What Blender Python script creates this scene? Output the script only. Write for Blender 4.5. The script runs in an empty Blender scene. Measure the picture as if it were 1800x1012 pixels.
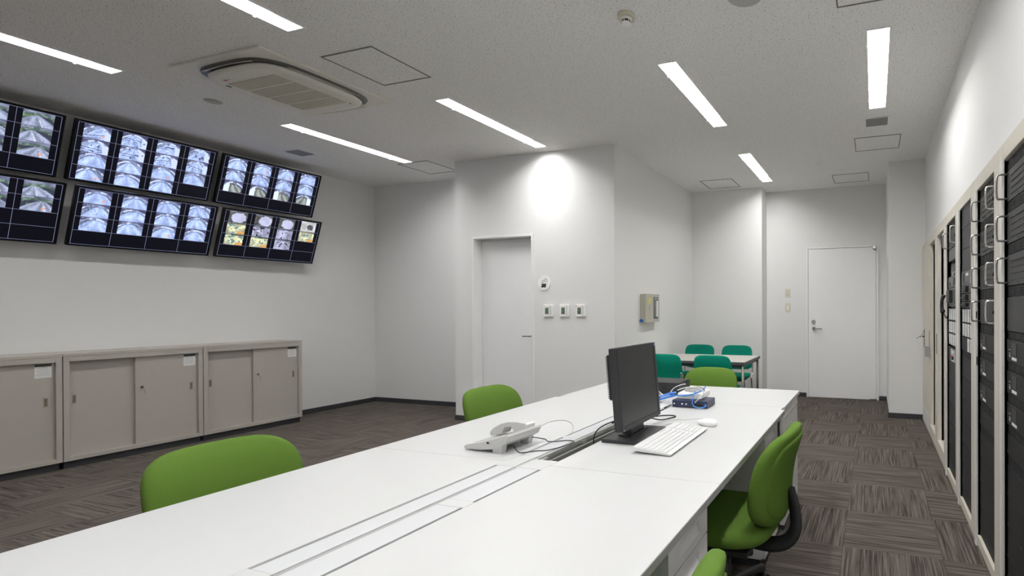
import bpy, bmesh, math, random
from mathutils import Vector, Matrix
R = math.radians
C = bpy.context.scene.collection
sc = bpy.context.scene
random.seed(7)

# ------------------------------------------------------------------ camera, world, exposure
H = 1.301
F_PX, CX, CY = 867.4246, 1270.889, 543.021
YAW, PITCH, ROLL = R(17.0523), R(-0.20822), R(-0.19966)
cam_d = bpy.data.cameras.new('camera')
cam = bpy.data.objects.new('camera', cam_d); C.objects.link(cam)
f0 = Vector((-math.sin(YAW), math.cos(YAW), 0)); r0 = Vector((math.cos(YAW), math.sin(YAW), 0)); u0 = Vector((0, 0, 1))
f1 = f0*math.cos(PITCH) + u0*math.sin(PITCH); u1 = u0*math.cos(PITCH) - f0*math.sin(PITCH)
r2 = r0*math.cos(ROLL) + u1*math.sin(ROLL); u2 = u1*math.cos(ROLL) - r0*math.sin(ROLL)
M = Matrix(((r2.x, u2.x, -f1.x, 0), (r2.y, u2.y, -f1.y, 0), (r2.z, u2.z, -f1.z, H), (0, 0, 0, 1)))
cam.matrix_world = M
cam_d.sensor_fit = 'HORIZONTAL'; cam_d.sensor_width = 36.0
cam_d.lens = F_PX/1800*36
cam_d.shift_x = (900-CX)/1800          # shift lens: the optical axis lies right of the frame centre
cam_d.shift_y = (CY-506)/1800
cam_d.clip_start = 0.02
sc.camera = cam
w = bpy.data.worlds.new('world'); sc.world = w; w.use_nodes = True
w.node_tree.nodes['Background'].inputs[0].default_value = (0.02, 0.02, 0.02, 1)
w.node_tree.nodes['Background'].inputs[1].default_value = 0.3
sc.view_settings.view_transform = 'Standard'; sc.view_settings.look = 'None'
sc.view_settings.gamma = 1; sc.view_settings.use_curve_mapping = False
EXPO = 0.56
sc.view_settings.exposure = EXPO
sc.cycles.use_denoising = True
try: sc.cycles.denoiser = 'OPENIMAGEDENOISE'
except Exception: pass
sc.cycles.max_bounces = 10; sc.cycles.diffuse_bounces = 7; sc.cycles.glossy_bounces = 3
sc.cycles.sample_clamp_indirect = 6
STRIP_E = 36.0       # ceiling lamps: luminous panel at the top of a white recess
CEIL = 3.0

# ------------------------------------------------------------------ materials
MATS = {}
def mat(name, col, rough=0.5, metal=0.0, noise=0.0, nscale=40, bump=0.0, spec=0.5, coat=0.0, alpha=1):
    if name in MATS: return MATS[name]
    m = bpy.data.materials.new(name); m.use_nodes = True; MATS[name] = m
    nt = m.node_tree; b = nt.nodes['Principled BSDF']
    b.inputs['Base Color'].default_value = (*col, 1); b.inputs['Roughness'].default_value = rough
    b.inputs['Metallic'].default_value = metal; b.inputs['Specular IOR Level'].default_value = spec
    b.inputs['Coat Weight'].default_value = coat
    if noise or bump:
        tc = nt.nodes.new('ShaderNodeTexCoord'); n = nt.nodes.new('ShaderNodeTexNoise')
        n.inputs['Scale'].default_value = nscale; n.inputs['Detail'].default_value = 3
        nt.links.new(tc.outputs['Object'], n.inputs['Vector'])
        if noise:
            cr = nt.nodes.new('ShaderNodeValToRGB')
            cr.color_ramp.elements[0].position = 0.3; cr.color_ramp.elements[1].position = 0.7
            cr.color_ramp.elements[0].color = (*[c*(1-noise) for c in col], 1)
            cr.color_ramp.elements[1].color = (*[min(1, c*(1+noise)) for c in col], 1)
            nt.links.new(n.outputs['Fac'], cr.inputs[0]); nt.links.new(cr.outputs[0], b.inputs['Base Color'])
        if bump:
            bp = nt.nodes.new('ShaderNodeBump'); bp.inputs['Strength'].default_value = bump; bp.inputs['Distance'].default_value = 0.002
            nt.links.new(n.outputs['Fac'], bp.inputs['Height']); nt.links.new(bp.outputs[0], b.inputs['Normal'])
    return m
def emis(name, col, s):
    if name in MATS: return MATS[name]
    m = bpy.data.materials.new(name); m.use_nodes = True; MATS[name] = m
    b = m.node_tree.nodes['Principled BSDF']; b.inputs['Base Color'].default_value = (*col, 1)
    b.inputs['Emission Color'].default_value = (*col, 1); b.inputs['Emission Strength'].default_value = s
    return m
WALL = mat('wall_paper', (0.81, 0.81, 0.806), 0.85, noise=0.012, nscale=160, bump=0.15, spec=0.25)
def ceiling_mat():
    m = bpy.data.materials.new('ceiling_board'); m.use_nodes = True; nt = m.node_tree; b = nt.nodes['Principled BSDF']
    b.inputs['Roughness'].default_value = 0.95; b.inputs['Specular IOR Level'].default_value = 0.1
    tc = nt.nodes.new('ShaderNodeTexCoord')
    mp = nt.nodes.new('ShaderNodeMapping'); mp.inputs['Scale'].default_value = (1, 1.5, 1)
    nt.links.new(tc.outputs['Object'], mp.inputs[0])
    n = nt.nodes.new('ShaderNodeTexNoise'); n.inputs['Scale'].default_value = 95; n.inputs['Detail'].default_value = 2.0
    nt.links.new(mp.outputs[0], n.inputs['Vector'])
    cr = nt.nodes.new('ShaderNodeValToRGB')
    cr.color_ramp.elements[0].position = 0.315; cr.color_ramp.elements[0].color = (0.34, 0.33, 0.32, 1)
    cr.color_ramp.elements[1].position = 0.39; cr.color_ramp.elements[1].color = (0.90, 0.893, 0.88, 1)
    nt.links.new(n.outputs['Fac'], cr.inputs[0]); nt.links.new(cr.outputs[0], b.inputs['Base Color'])
    bp = nt.nodes.new('ShaderNodeBump'); bp.inputs['Strength'].default_value = 0.25; bp.inputs['Distance'].default_value = 0.002
    nt.links.new(cr.outputs[0], bp.inputs['Height']); nt.links.new(bp.outputs[0], b.inputs['Normal'])
    return m
CEILM = ceiling_mat()
def carpet_mat():
    m = bpy.data.materials.new('carpet_tiles'); m.use_nodes = True; nt = m.node_tree; b = nt.nodes['Principled BSDF']
    N = nt.nodes.new; L = nt.links.new
    b.inputs['Roughness'].default_value = 0.95; b.inputs['Specular IOR Level'].default_value = 0.12
    geo = N('ShaderNodeNewGeometry'); sep = N('ShaderNodeSeparateXYZ'); L(geo.outputs['Position'], sep.inputs[0])
    def math_(op, a, b_=None):
        n = N('ShaderNodeMath'); n.operation = op
        for i, v in enumerate((a, b_)):
            if v is None: continue
            if isinstance(v, (int, float)): n.inputs[i].default_value = v
            else: L(v, n.inputs[i])
        return n.outputs[0]
    tx = math_('MULTIPLY', math_('ADD', sep.outputs[0], 0.165+20), 2.0)
    ty = math_('MULTIPLY', math_('ADD', sep.outputs[1], -3.75+20), 2.0)
    fx = math_('FLOOR', tx); fy = math_('FLOOR', ty)
    par = math_('MODULO', math_('ADD', fx, fy), 2.0)     # 0: stripes along x, 1: along y
    cell = N('ShaderNodeCombineXYZ'); L(fx, cell.inputs[0]); L(fy, cell.inputs[1])
    wn = N('ShaderNodeTexWhiteNoise'); wn.noise_dimensions = '3D'; L(cell.outputs[0], wn.inputs[0])
    def streak(sx, sy):
        mp = N('ShaderNodeMapping'); mp.inputs['Scale'].default_value = (sx, sy, 1)
        va = N('ShaderNodeVectorMath'); va.operation = 'ADD'
        vs = N('ShaderNodeVectorMath'); vs.operation = 'SCALE'; vs.inputs['Scale'].default_value = 9.7
        L(wn.outputs['Color'], vs.inputs[0]); L(geo.outputs['Position'], va.inputs[0]); L(vs.outputs[0], va.inputs[1])
        L(va.outputs[0], mp.inputs[0])
        n = N('ShaderNodeTexNoise'); n.inputs['Scale'].default_value = 1; n.inputs['Detail'].default_value = 3; n.inputs['Roughness'].default_value = 0.65
        L(mp.outputs[0], n.inputs['Vector']); return n.outputs['Fac']
    a = streak(2.6, 105); c = streak(105, 2.6)
    mx = N('ShaderNodeMix'); mx.data_type = 'FLOAT'
    L(par, mx.inputs[0]); L(a, mx.inputs[2]); L(c, mx.inputs[3])
    cr = N('ShaderNodeValToRGB'); cr.color_ramp.interpolation = 'LINEAR'
    e = cr.color_ramp.elements; e[0].position = 0.33; e[0].color = (0.040, 0.034, 0.031, 1); e[1].position = 0.62; e[1].color = (0.155, 0.134, 0.118, 1)
    k = e.new(0.48); k.color = (0.096, 0.082, 0.072, 1)
    L(mx.outputs[0], cr.inputs[0])
    # tile joints
    def edge(t):
        fr = math_('FRACT', t); return math_('MINIMUM', fr, math_('SUBTRACT', 1.0, fr))
    j = math_('LESS_THAN', math_('MINIMUM', edge(tx), edge(ty)), 0.0035)
    mj = N('ShaderNodeMix'); mj.data_type = 'RGBA'; L(j, mj.inputs[0]); L(cr.outputs[0], mj.inputs[6]); mj.inputs[7].default_value = (0.07, 0.060, 0.053, 1)
    L(mj.outputs[2], b.inputs['Base Color'])
    bp = N('ShaderNodeBump'); bp.inputs['Strength'].default_value = 0.5; bp.inputs['Distance'].default_value = 0.004
    L(mx.outputs[0], bp.inputs['Height']); L(bp.outputs[0], b.inputs['Normal'])
    return m
CARPET = carpet_mat()
BASEB = mat('rubber_skirting', (0.040, 0.042, 0.048), 0.5, noise=0.05)
DOORW = mat('door_white', (0.89, 0.89, 0.90), 0.4, noise=0.006, nscale=8)
TRIMW = mat('door_frame_white', (0.87, 0.87, 0.87), 0.4, noise=0.006, nscale=8)
CABM = mat('cabinet_greige', (0.46, 0.43, 0.395), 0.42, noise=0.01, nscale=30, bump=0.05)
CABIN = mat('cabinet_pull', (0.36, 0.335, 0.27), 0.4, noise=0.01)
DESKT = mat('desk_white', (0.61, 0.615, 0.618), 0.38, noise=0.004, nscale=6)
FLAPW = mat('flap_white', (0.60, 0.61, 0.63), 0.42, noise=0.004, nscale=6)
DESKE = mat('desk_edge_grey', (0.52, 0.52, 0.51), 0.5, noise=0.01)
DESKEDGE = mat('desk_edge_band', (0.33, 0.33, 0.325), 0.5, noise=0.01)
DESKM = mat('desk_metal_white', (0.72, 0.725, 0.73), 0.4, noise=0.006, nscale=10)
ALU = mat('aluminium', (0.55, 0.55, 0.53), 0.35, 0.7, noise=0.03)
ALUD = mat('aluminium_dark', (0.16, 0.16, 0.15), 0.45, 0.4, noise=0.03)
CHROME = mat('chrome', (0.75, 0.75, 0.75), 0.15, 1.0, noise=0.01)
STEEL = mat('satin_steel', (0.55, 0.54, 0.52), 0.3, 0.9, noise=0.02)
BLACK = mat('black_plastic', (0.018, 0.018, 0.02), 0.45, noise=0.08)
DARK = mat('dark_gap', (0.008, 0.008, 0.009), 0.7, noise=0.05)
MONB = mat('monitor_bezel', (0.030, 0.030, 0.033), 0.42, noise=0.05)
MONS = mat('monitor_screen', (0.024, 0.025, 0.026), 0.30, noise=0.02)
GREEN = mat('green_fabric', (0.098, 0.180, 0.026), 0.9, noise=0.06, nscale=420, bump=0.35, spec=0.2)
GREEND = mat('green_fabric_back', (0.085, 0.165, 0.022), 0.9, noise=0.06, nscale=420, bump=0.3, spec=0.2)
TEAL = mat('teal_fabric', (0.0, 0.225, 0.150), 0.85, noise=0.06, nscale=380, bump=0.3, spec=0.2)
TEALD = mat('teal_shell', (0.0, 0.16, 0.115), 0.6, noise=0.04)
TABLET = mat('table_top_grey', (0.60, 0.575, 0.53), 0.4, noise=0.02)
TABLEE = mat('table_edge_dark', (0.085, 0.085, 0.095), 0.45, noise=0.04)
TABLEL = mat('table_leg', (0.26, 0.24, 0.20), 0.35, 0.6, noise=0.03)
IVORY = mat('rack_ivory', (0.66, 0.62, 0.545), 0.5, noise=0.006, nscale=12)
IVORYL = mat('rack_jamb', (0.74, 0.73, 0.715), 0.55, noise=0.01)
RACKP = mat('rack_panel', (0.024, 0.024, 0.025), 0.55, noise=0.05, nscale=90, spec=.25)
RACKP2 = mat('rack_panel_grey', (0.052, 0.052, 0.053), 0.55, noise=0.04, nscale=90, spec=.3)
RACKU = mat('rack_unit_grey', (0.11, 0.11, 0.107), 0.5, noise=0.04, spec=.3)
RACKK = mat('rack_vent', (0.012, 0.012, 0.013), 0.6, noise=0.08, spec=.2)
PLASTW = mat('white_plastic', (0.96, 0.96, 0.95), 0.35, noise=0.006)
PLASTG = mat('grey_plastic', (0.45, 0.45, 0.44), 0.4, noise=0.01)
PHONEW = mat('phone_white', (0.60, 0.60, 0.595), 0.35, noise=0.008)
KEYW = mat('key_white', (0.74, 0.74, 0.75), 0.4, noise=0.006)
LCD = mat('lcd_green', (0.13, 0.19, 0.12), 0.2, noise=0.05)
RED = mat('red_plastic', (0.55, 0.02, 0.015), 0.35, noise=0.02)
BLUE = mat('blue_plastic', (0.015, 0.13, 0.45), 0.35, noise=0.02)
CBLUE = mat('blue_cable', (0.06, 0.25, 0.75), 0.4, noise=0.03)
ROUTER = mat('navy_casing', (0.030, 0.036, 0.085), 0.4, noise=0.04)
ALARM = mat('alarm_beige', (0.47, 0.46, 0.38), 0.45, noise=0.015)
YELLOW = mat('yellow_sticker', (0.68, 0.58, 0.14), 0.5, noise=0.02)
PAPER = mat('white_label', (0.82, 0.82, 0.80), 0.6, noise=0.01)
INK = mat('ink', (0.03, 0.03, 0.035), 0.6, noise=0.05)
ACM = mat('air_conditioner_white', (0.82, 0.80, 0.73), 0.45, noise=0.008)
ACG = mat('air_conditioner_grille', (0.60, 0.58, 0.49), 0.55, noise=0.02)
VENTG = mat('vent_grey', (0.34, 0.34, 0.34), 0.5, noise=0.02)
HATCHF = mat('hatch_frame', (0.20, 0.20, 0.195), 0.45, 0.3, noise=0.02)
SPKG = mat('speaker_grey', (0.50, 0.49, 0.46), 0.55, noise=0.02)
SWITCH = mat('switch_cream', (0.66, 0.63, 0.50), 0.4, noise=0.01)
TVB = mat('screen_bezel', (0.006, 0.006, 0.007), 0.35, noise=0.05, spec=.2)
DIFF = emis('lamp_strip', (1.0, 0.99, 0.972), STRIP_E)
DIFS = mat('lamp_reflector', (0.93, 0.93, 0.925), 0.5, noise=0.005)

# ------------------------------------------------------------------ mesh helpers
class MB:
    def __init__(s): s.bm = bmesh.new(); s.mats = []
    def mi(s, m):
        if m is None: return 0
        if m not in s.mats: s.mats.append(m)
        return s.mats.index(m)
    def _add(s, verts, faces, m=None, smooth=False):
        vs = [s.bm.verts.new(v) for v in verts]; i = s.mi(m)
        for f in faces:
            try:
                fc = s.bm.faces.new([vs[k] for k in f]); fc.material_index = i; fc.smooth = smooth
            except ValueError: pass
        return vs
    def box(s, x0, x1, y0, y1, z0, z1, m=None, bev=0.0, seg=2, M=None):
        t = bmesh.new()
        vs = [t.verts.new((x, y, z)) for x in (x0, x1) for y in (y0, y1) for z in (z0, z1)]
        for f in ((0, 1, 3, 2), (4, 6, 7, 5), (0, 4, 5, 1), (2, 3, 7, 6), (0, 2, 6, 4), (1, 5, 7, 3)): t.faces.new([vs[k] for k in f])
        if bev > 0: bmesh.ops.bevel(t, geom=list(t.edges), offset=bev, segments=seg, profile=0.5, affect='EDGES')
        s.merge(t, m, M, False); return s
    def merge(s, t, m=None, M=None, smooth=False):
        t.verts.ensure_lookup_table(); t.verts.index_update()
        s._add([(M @ v.co) if M else v.co.copy() for v in t.verts], [[v.index for v in f.verts] for f in t.faces], m, smooth)
        t.free()
    def cyl(s, p0, p1, r0, r1=None, m=None, n=20, cap=True):
        p0 = Vector(p0); p1 = Vector(p1); r1 = r0 if r1 is None else r1
        d = (p1-p0).normalized(); a = d.orthogonal().normalized(); b = d.cross(a)
        vs = []
        for p, r in ((p0, r0), (p1, r1)):
            for k in range(n):
                t = 2*math.pi*k/n; vs.append(p + (a*math.cos(t) + b*math.sin(t))*r)
        i = s.mi(m); V = [s.bm.verts.new(v) for v in vs]
        for k in range(n):
            f = s.bm.faces.new((V[k], V[(k+1) % n], V[n+(k+1) % n], V[n+k])); f.smooth = True; f.material_index = i
        if cap:
            for q in (V[:n][::-1], V[n:]):
                f = s.bm.faces.new(q); f.material_index = i
        return s
    def tube(s, pts, r, m=None, n=10, smooth_pts=0, flat=1.0):
        P = [Vector(p) for p in pts]
        for _ in range(smooth_pts):
            Q = [P[0]]
            for a, b in zip(P, P[1:]): Q += [a*0.75+b*0.25, a*0.25+b*0.75]
            Q.append(P[-1]); P = Q
        i = s.mi(m); rings = []; up = None
        for k, p in enumerate(P):
            d = (P[min(k+1, len(P)-1)] - P[max(k-1, 0)]).normalized()
            if up is None: up = d.orthogonal().normalized()
            up = (up - d*up.dot(d)); up = up.normalized() if up.length > 1e-6 else d.orthogonal().normalized()
            b = d.cross(up); rr = r[k*len(r)//len(P)] if isinstance(r, (list, tuple)) else r
            rings.append([s.bm.verts.new(p + up*math.cos(2*math.pi*q/n)*rr + b*math.sin(2*math.pi*q/n)*rr*flat) for q in range(n)])
        for A, B in zip(rings, rings[1:]):
            for q in range(n):
                f = s.bm.faces.new((A[q], A[(q+1) % n], B[(q+1) % n], B[q])); f.smooth = True; f.material_index = i
        for q in (rings[0][::-1], rings[-1]):
            f = s.bm.faces.new(q); f.material_index = i
        return s
    def prism(s, outline, axis, a, b, m=None, smooth=False):
        """outline: 2D points in the two other axes (cyclic order), extruded along axis from a to b."""
        n = len(outline)
        def P(q, t):
            u, v = q
            return {'x': (t, u, v), 'y': (u, t, v), 'z': (u, v, t)}[axis]
        V = [P(q, a) for q in outline] + [P(q, b) for q in outline]
        s._add(V, [list(range(n))[::-1], list(range(n, 2*n))] + [[k, (k+1) % n, n+(k+1) % n, n+k] for k in range(n)], m, smooth); return s
    def pad(s, W, Hh, T, e_out=0.5, e_rim=0.6, deform=None, m=None, nu=40, nv=14, M=None):
        """closed cushion: superellipse outline W x Hh in local (x, z), thickness T along y."""
        def sp(c, e): return math.copysign(abs(c)**e, c)
        verts = []; faces = []
        for i in range(nv+1):
            eta = -math.pi/2 + math.pi*i/nv; ce, se = sp(math.cos(eta), e_rim), sp(math.sin(eta), e_rim)
            for k in range(nu):
                om = 2*math.pi*k/nu
                p = [W/2*ce*sp(math.cos(om), e_out), T/2*se, Hh/2*ce*sp(math.sin(om), e_out)]
                if i in (0, nv): p = [0, T/2*se, 0]
                verts.append(p)
        # fill the flat faces with rings so that bending stays smooth
        out = []
        base = verts
        ring = [verts[i*nu:(i+1)*nu] for i in range(1, nv)]
        inner = []
        for q in (0.92, 0.78, 0.6, 0.4, 0.2): inner.append(q)
        seq = []
        lo = ring[0]; hi = ring[-1]
        for q in inner[::-1]: seq.append([[p[0]*q, -T/2 + (lo[0][1]+T/2)*q*q, p[2]*q] for p in lo])
        seq += ring
        for q in inner: seq.append([[p[0]*q, T/2 + (hi[0][1]-T/2)*q*q, p[2]*q] for p in hi])
        V = [[0, -T/2, 0]] + [p for r_ in seq for p in r_] + [[0, T/2, 0]]
        if deform: V = [deform(*p) for p in V]
        V = [Vector(p) for p in V]
        if M: V = [M @ p for p in V]
        nr = len(seq)
        for k in range(nu): faces.append([0, 1+(k+1) % nu, 1+k])
        for a in range(nr-1):
            for k in range(nu):
                faces.append([1+a*nu+k, 1+a*nu+(k+1) % nu, 1+(a+1)*nu+(k+1) % nu, 1+(a+1)*nu+k])
        last = len(V)-1
        for k in range(nu): faces.append([1+(nr-1)*nu+k, 1+(nr-1)*nu+(k+1) % nu, last])
        s._add(V, faces, m, True); return s
    def build(s, name, m=None, parent=None, loc=None, fix=True):
        if fix: bmesh.ops.recalc_face_normals(s.bm, faces=s.bm.faces)
        me = bpy.data.meshes.new(name); s.bm.to_mesh(me); s.bm.free()
        for q in (s.mats or [m]): me.materials.append(q)
        o = bpy.data.objects.new(name, me); C.objects.link(o)
        if parent: o.parent = parent
        if loc: o.location = loc
        return o
def tag(o, label=None, cat=None, group=None, kind=None):
    for k, v in (('label', label), ('category', cat), ('group', group), ('kind', kind)):
        if v: o[k] = v
    return o
def thing(name, label, cat, loc=(0, 0, 0), rz=0, group=None):
    o = bpy.data.objects.new(name, None); C.objects.link(o); o.location = loc; o.rotation_euler = (0, 0, rz)
    o.empty_display_size = 0.1
    return tag(o, label, cat, group)
def bx(name, m, parent, *a, **k): return MB().box(*a, m, **k).build(name, m, parent)
KIDS = {}
def copy_tree(o, parent=None):
    c = o.copy(); C.objects.link(c)
    if parent: c.parent = parent
    for ch in [q for q in bpy.data.objects if q.parent == o and q != c]: copy_tree(ch, c)
    return c
def dup(o, loc, rz, label):
    c = copy_tree(o); c.location = loc; c.rotation_euler = (0, 0, rz); c['label'] = label; return c
def struct(name, mb, m=None): return tag(mb.build(name, m), kind='structure')

# ------------------------------------------------------------------ room
XL, XR = -6.709, 0.566
YB, YBL, YA, YW, YC = 4.578, 5.197, 6.864, 7.195, 6.104     # box face, back-left wall, alcove wall, back wall, column
XB0, XB1, XP, XC = -4.663, -2.585, -1.525, 0.161
YF = -3.4
RACK_Y0 = 1.795
struct('floor', MB().box(XL-.15, 1.4, YF-.15, YW+.15, -.1, 0, CARPET))
LX = {1: -5.182, 2: -3.359, 3: -1.376, 4: .028}
LROWS = {(-1.445, -.198): (3, 4), (.865, 2.112): (1, 2, 3, 4), (3.173, 4.42): (1, 2, 3, 4), (5.31, 6.557): (3,)}
cp = MB(); ya = YF-.15
for (l0, l1), cols in LROWS.items():
    cp.box(XL-.15, 1.4, ya, l0, CEIL, CEIL+.1, CEILM); xa = XL-.15
    for q in cols: cp.box(xa, LX[q]-.066, l0, l1, CEIL, CEIL+.1, CEILM); xa = LX[q]+.066
    cp.box(xa, 1.4, l0, l1, CEIL, CEIL+.1, CEILM); ya = l1
cp.box(XL-.15, 1.4, ya, YW+.15, CEIL, CEIL+.1, CEILM)
struct('ceiling', cp)
struct('wall_left', MB().box(XL-.15, XL, YF-.15, YBL+.15, 0, CEIL, WALL))
struct('wall_front', MB().box(XL-.15, 1.4, YF-.15, YF, 0, CEIL, WALL))
struct('wall_back_left', MB().box(XL, XB0+.12, YBL, YBL+.15, 0, CEIL, WALL))
DX0, DX1, DH = -4.385, -3.605, 2.092
p = MB(); p.box(XB0, DX0-.02, YB, YB+.16, 0, CEIL, WALL).box(DX1+.02, XB1, YB, YB+.16, 0, CEIL, WALL).box(DX0-.02, DX1+.02, YB, YB+.16, DH+.02, CEIL, WALL)
p.box(XB0, XB0+.12, YB+.16, YBL, 0, CEIL, WALL)
struct('wall_partition', p)
struct('wall_partition_side', MB().box(XB1-.13, XB1, YB+.16, YA, 0, CEIL, WALL))
struct('wall_alcove', MB().box(XB1-.13, XP, YA, YW+.15, 0, CEIL, WALL))
struct('wall_back', MB().box(XP, 1.4, YW, YW+.15, 0, CEIL, WALL))
struct('wall_column', MB().box(XC, XR+.1, YC, YW, 0, CEIL, WALL))
p = MB(); p.box(XR, 1.4, RACK_Y0, YC, 2.0, CEIL, WALL).box(XR, 1.4, YF, RACK_Y0, 0, CEIL, WALL).box(XR+.1, 1.4, YC, YW, 0, CEIL, WALL)
p.box(1.25, 1.4, RACK_Y0, YC, 0, 2.0, WALL)
struct('wall_right', p)
def skirting(side, x0, x1, y0, y1): struct('baseboard_'+side, MB().box(x0, x1, y0, y1, 0, .06, BASEB, bev=.002))
skirting('left', XL, XL+.008, YF, YBL)
skirting('back_left', XL+.008, XB0, YBL-.008, YBL)
skirting('partition_left', XB0-.008, DX0-.03, YB-.008, YB)
skirting('partition_right', DX1+.027, XB1+.008, YB-.008, YB)
skirting('partition_side', XB1, XB1+.008, YB, YA)
skirting('alcove', XB1+.008, XP+.008, YA-.008, YA)
skirting('pier', XP, XP+.008, YA, YW)
skirting('back', XP+.008, -.945, YW-.008, YW)
skirting('back_right', .06, XC, YW-.008, YW)
skirting('column', XC-.008, XR-.03, YC-.008, YC)
skirting('column_side', XC-.008, XC, YC, YW)
skirting('front', XL, XR, YF, YF+.008)

# ------------------------------------------------------------------ doors
LEVM = mat('lever_steel', (0.30, 0.29, 0.28), 0.3, 0.9, noise=0.02)
def lever(parent, x, y, z, L, m=LEVM, rose=.024, sgn=1, lock=False):
    h = MB(); h.cyl((x, y, z), (x, y-.012, z), rose, m=m, n=24).cyl((x, y-.012, z), (x, y-.055, z), .009, m=m)
    h.tube([(x, y-.05, z), (x+sgn*.02, y-.058, z), (x+sgn*L*.6, y-.058, z), (x+sgn*L, y-.052, z-.002)], .0085, m, smooth_pts=1)
    tag(h.build('door_handle', m, parent), 'satin metal lever handle')
d1 = bx('door_1', DOORW, None, DX0+.003, DX1-.003, YB+.114, YB+.150, .004, DH-.004, bev=.002)
tag(d1, 'white flush door set back in the partition wall', kind='structure')
fr = MB()
for x0, x1 in ((DX0-.03, DX0), (DX1, DX1+.027)): fr.box(x0, x1, YB-.012, YB+.155, 0, DH+.028, TRIMW, bev=.002)
fr.box(DX0, DX1, YB-.012, YB+.155, DH, DH+.028, TRIMW, bev=.002)
struct('trim_1', fr)
lever(d1, DX1-.06, YB+.114, .985, .115, sgn=-1)
d2 = bx('door_2', DOORW, None, -.911, .022, YW-.022, YW-.004, .006, 2.13, bev=.002)
tag(d2, 'white flush door in the back wall', kind='structure')
fr = MB()
for x0, x1 in ((-.937, -.915), (.027, .055)): fr.box(x0, x1, YW-.03, YW, 0, 2.157, TRIMW, bev=.002)
fr.box(-.915, .027, YW-.03, YW, 2.134, 2.157, TRIMW, bev=.002)
struct('trim_2', fr)
lever(d2, -.832, YW-.022, .992, .12, sgn=1)
k = MB(); k.cyl((-.836, YW-.022, 1.088), (-.836, YW-.036, 1.088), .03, m=STEEL, n=28).cyl((-.836, YW-.036, 1.088), (-.836, YW-.042, 1.088), .016, m=STEEL)
k.build('door_lock', None, d2)
k = MB(); k.box(-.022, .022, YW-.062, YW-.022, 2.105, 2.147, STEEL, bev=.005).cyl((0.01, YW-.05, 2.147), (0.01, YW-.05, 2.085), .012, m=STEEL)
k.build('door_hinge', None, d2)
k = MB(); k.cyl((.02, YW-.03, .0), (.02, YW-.03, .035), .009, m=STEEL).box(-.06, .03, YW-.034, YW-.022, .01, .022, STEEL)
k.build('door_stop', None, d2)

# ------------------------------------------------------------------ ceiling fixtures
def ceiling_lamp(x, y0, y1, label):
    t = thing('ceiling_light', label, 'ceiling light', (x, (y0+y1)/2, CEIL), 0, 'recessed strip ceiling lights')
    L = (y1-y0)/2; w_ = .066
    f = MB()
    for a, b in ((-w_-.012, -w_), (w_, w_+.008)): f.box(a, b, -L-.01, L+.01, -.004, 0, TRIMW)
    f.box(-w_, w_, -L-.01, -L, -.004, 0, TRIMW).box(-w_, w_, L, L+.01, -.004, 0, TRIMW)
    f.box(-w_-.010, -w_-.002, -L*.72, -L*.72+.012, -.010, -.004, TRIMW).box(-w_-.010, -w_-.002, L*.72, L*.72+.012, -.010, -.004, TRIMW)
    f.build('lamp_frame', None, t)
    MB().box(-.062, .062, -L+.09, L-.09, .050, .052, DIFF).build('lamp_strip', None, t)
    g = MB(); q = w_-.0005; Lq = L-.0005
    V = [(-q, -Lq, 0), (q, -Lq, 0), (q, Lq, 0), (-q, Lq, 0), (-q, -Lq, .056), (q, -Lq, .056), (q, Lq, .056), (-q, Lq, .056)]
    g._add(V, [(0, 4, 5, 1), (1, 5, 6, 2), (2, 6, 7, 3), (3, 7, 4, 0), (4, 7, 6, 5)], DIFS)
    g.build('reflector', None, t, fix=False)
    return t
ceiling_lamp(LX[1], .865, 2.112, 'strip ceiling light at the far left, nearest above the wall screens')
ceiling_lamp(LX[2], .865, 2.112, 'strip ceiling light cut by the top edge of the photo, beyond it the air conditioner')
ceiling_lamp(LX[3], .865, 2.112, 'strip ceiling light out of frame above the desks')
ceiling_lamp(LX[4], .865, 2.112, 'strip ceiling light out of frame beside the right wall')
ceiling_lamp(LX[1], 3.173, 4.42, 'strip ceiling light right of the air conditioner, touching a ceiling hatch')
ceiling_lamp(LX[2], 3.173, 4.42, 'strip ceiling light pointing at the top of the partition wall with the door')
ceiling_lamp(LX[3], 3.173, 4.42, 'wide bright strip ceiling light below the smoke detector')
ceiling_lamp(LX[4], 3.173, 4.42, 'upright looking strip ceiling light nearest the right wall, above a small vent')
ceiling_lamp(LX[3], 5.31, 6.557, 'smallest strip ceiling light, farthest away over the meeting table corner')
ceiling_lamp(LX[3], -1.445, -.198, 'strip ceiling light behind the viewpoint over the near desks')
ceiling_lamp(LX[4], -1.445, -.198, 'strip ceiling light behind the viewpoint close to the right wall')

def hatch(x0, x1, y0, y1, label):
    t = thing('ceiling_hatch', label, 'access hatch', ((x0+x1)/2, (y0+y1)/2, CEIL), 0, 'square ceiling access hatches')
    a, b = (x1-x0)/2, (y1-y0)/2; f = MB(); w_ = .008
    f.box(-a, a, -b, -b+w_, -.004, 0, HATCHF).box(-a, a, b-w_, b, -.004, 0, HATCHF).box(-a, -a+w_, -b+w_, b-w_, -.004, 0, HATCHF).box(a-w_, a, -b+w_, b-w_, -.004, 0, HATCHF)
    f.build('hatch_frame', None, t)
    MB().box(-a+w_+.001, a-w_-.001, -b+w_+.001, b-w_-.001, -.0015, 0, CEILM).build('hatch_panel', None, t)
hatch(-3.567, -3.11, 2.393, 2.846, 'large square ceiling hatch right of the air conditioner')
hatch(-5.362, -4.915, 4.434, 4.885, 'square ceiling hatch next to the end of a strip light, cut by the partition corner')
hatch(-2.245, -1.80, 6.27, 6.715, 'ceiling hatch over the meeting table alcove')
hatch(-.52, -.065, 6.505, 6.937, 'ceiling hatch nearest the back door')
hatch(-.192, .256, 5.157, 5.596, 'ceiling hatch between the small square vent and the right wall')
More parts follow.
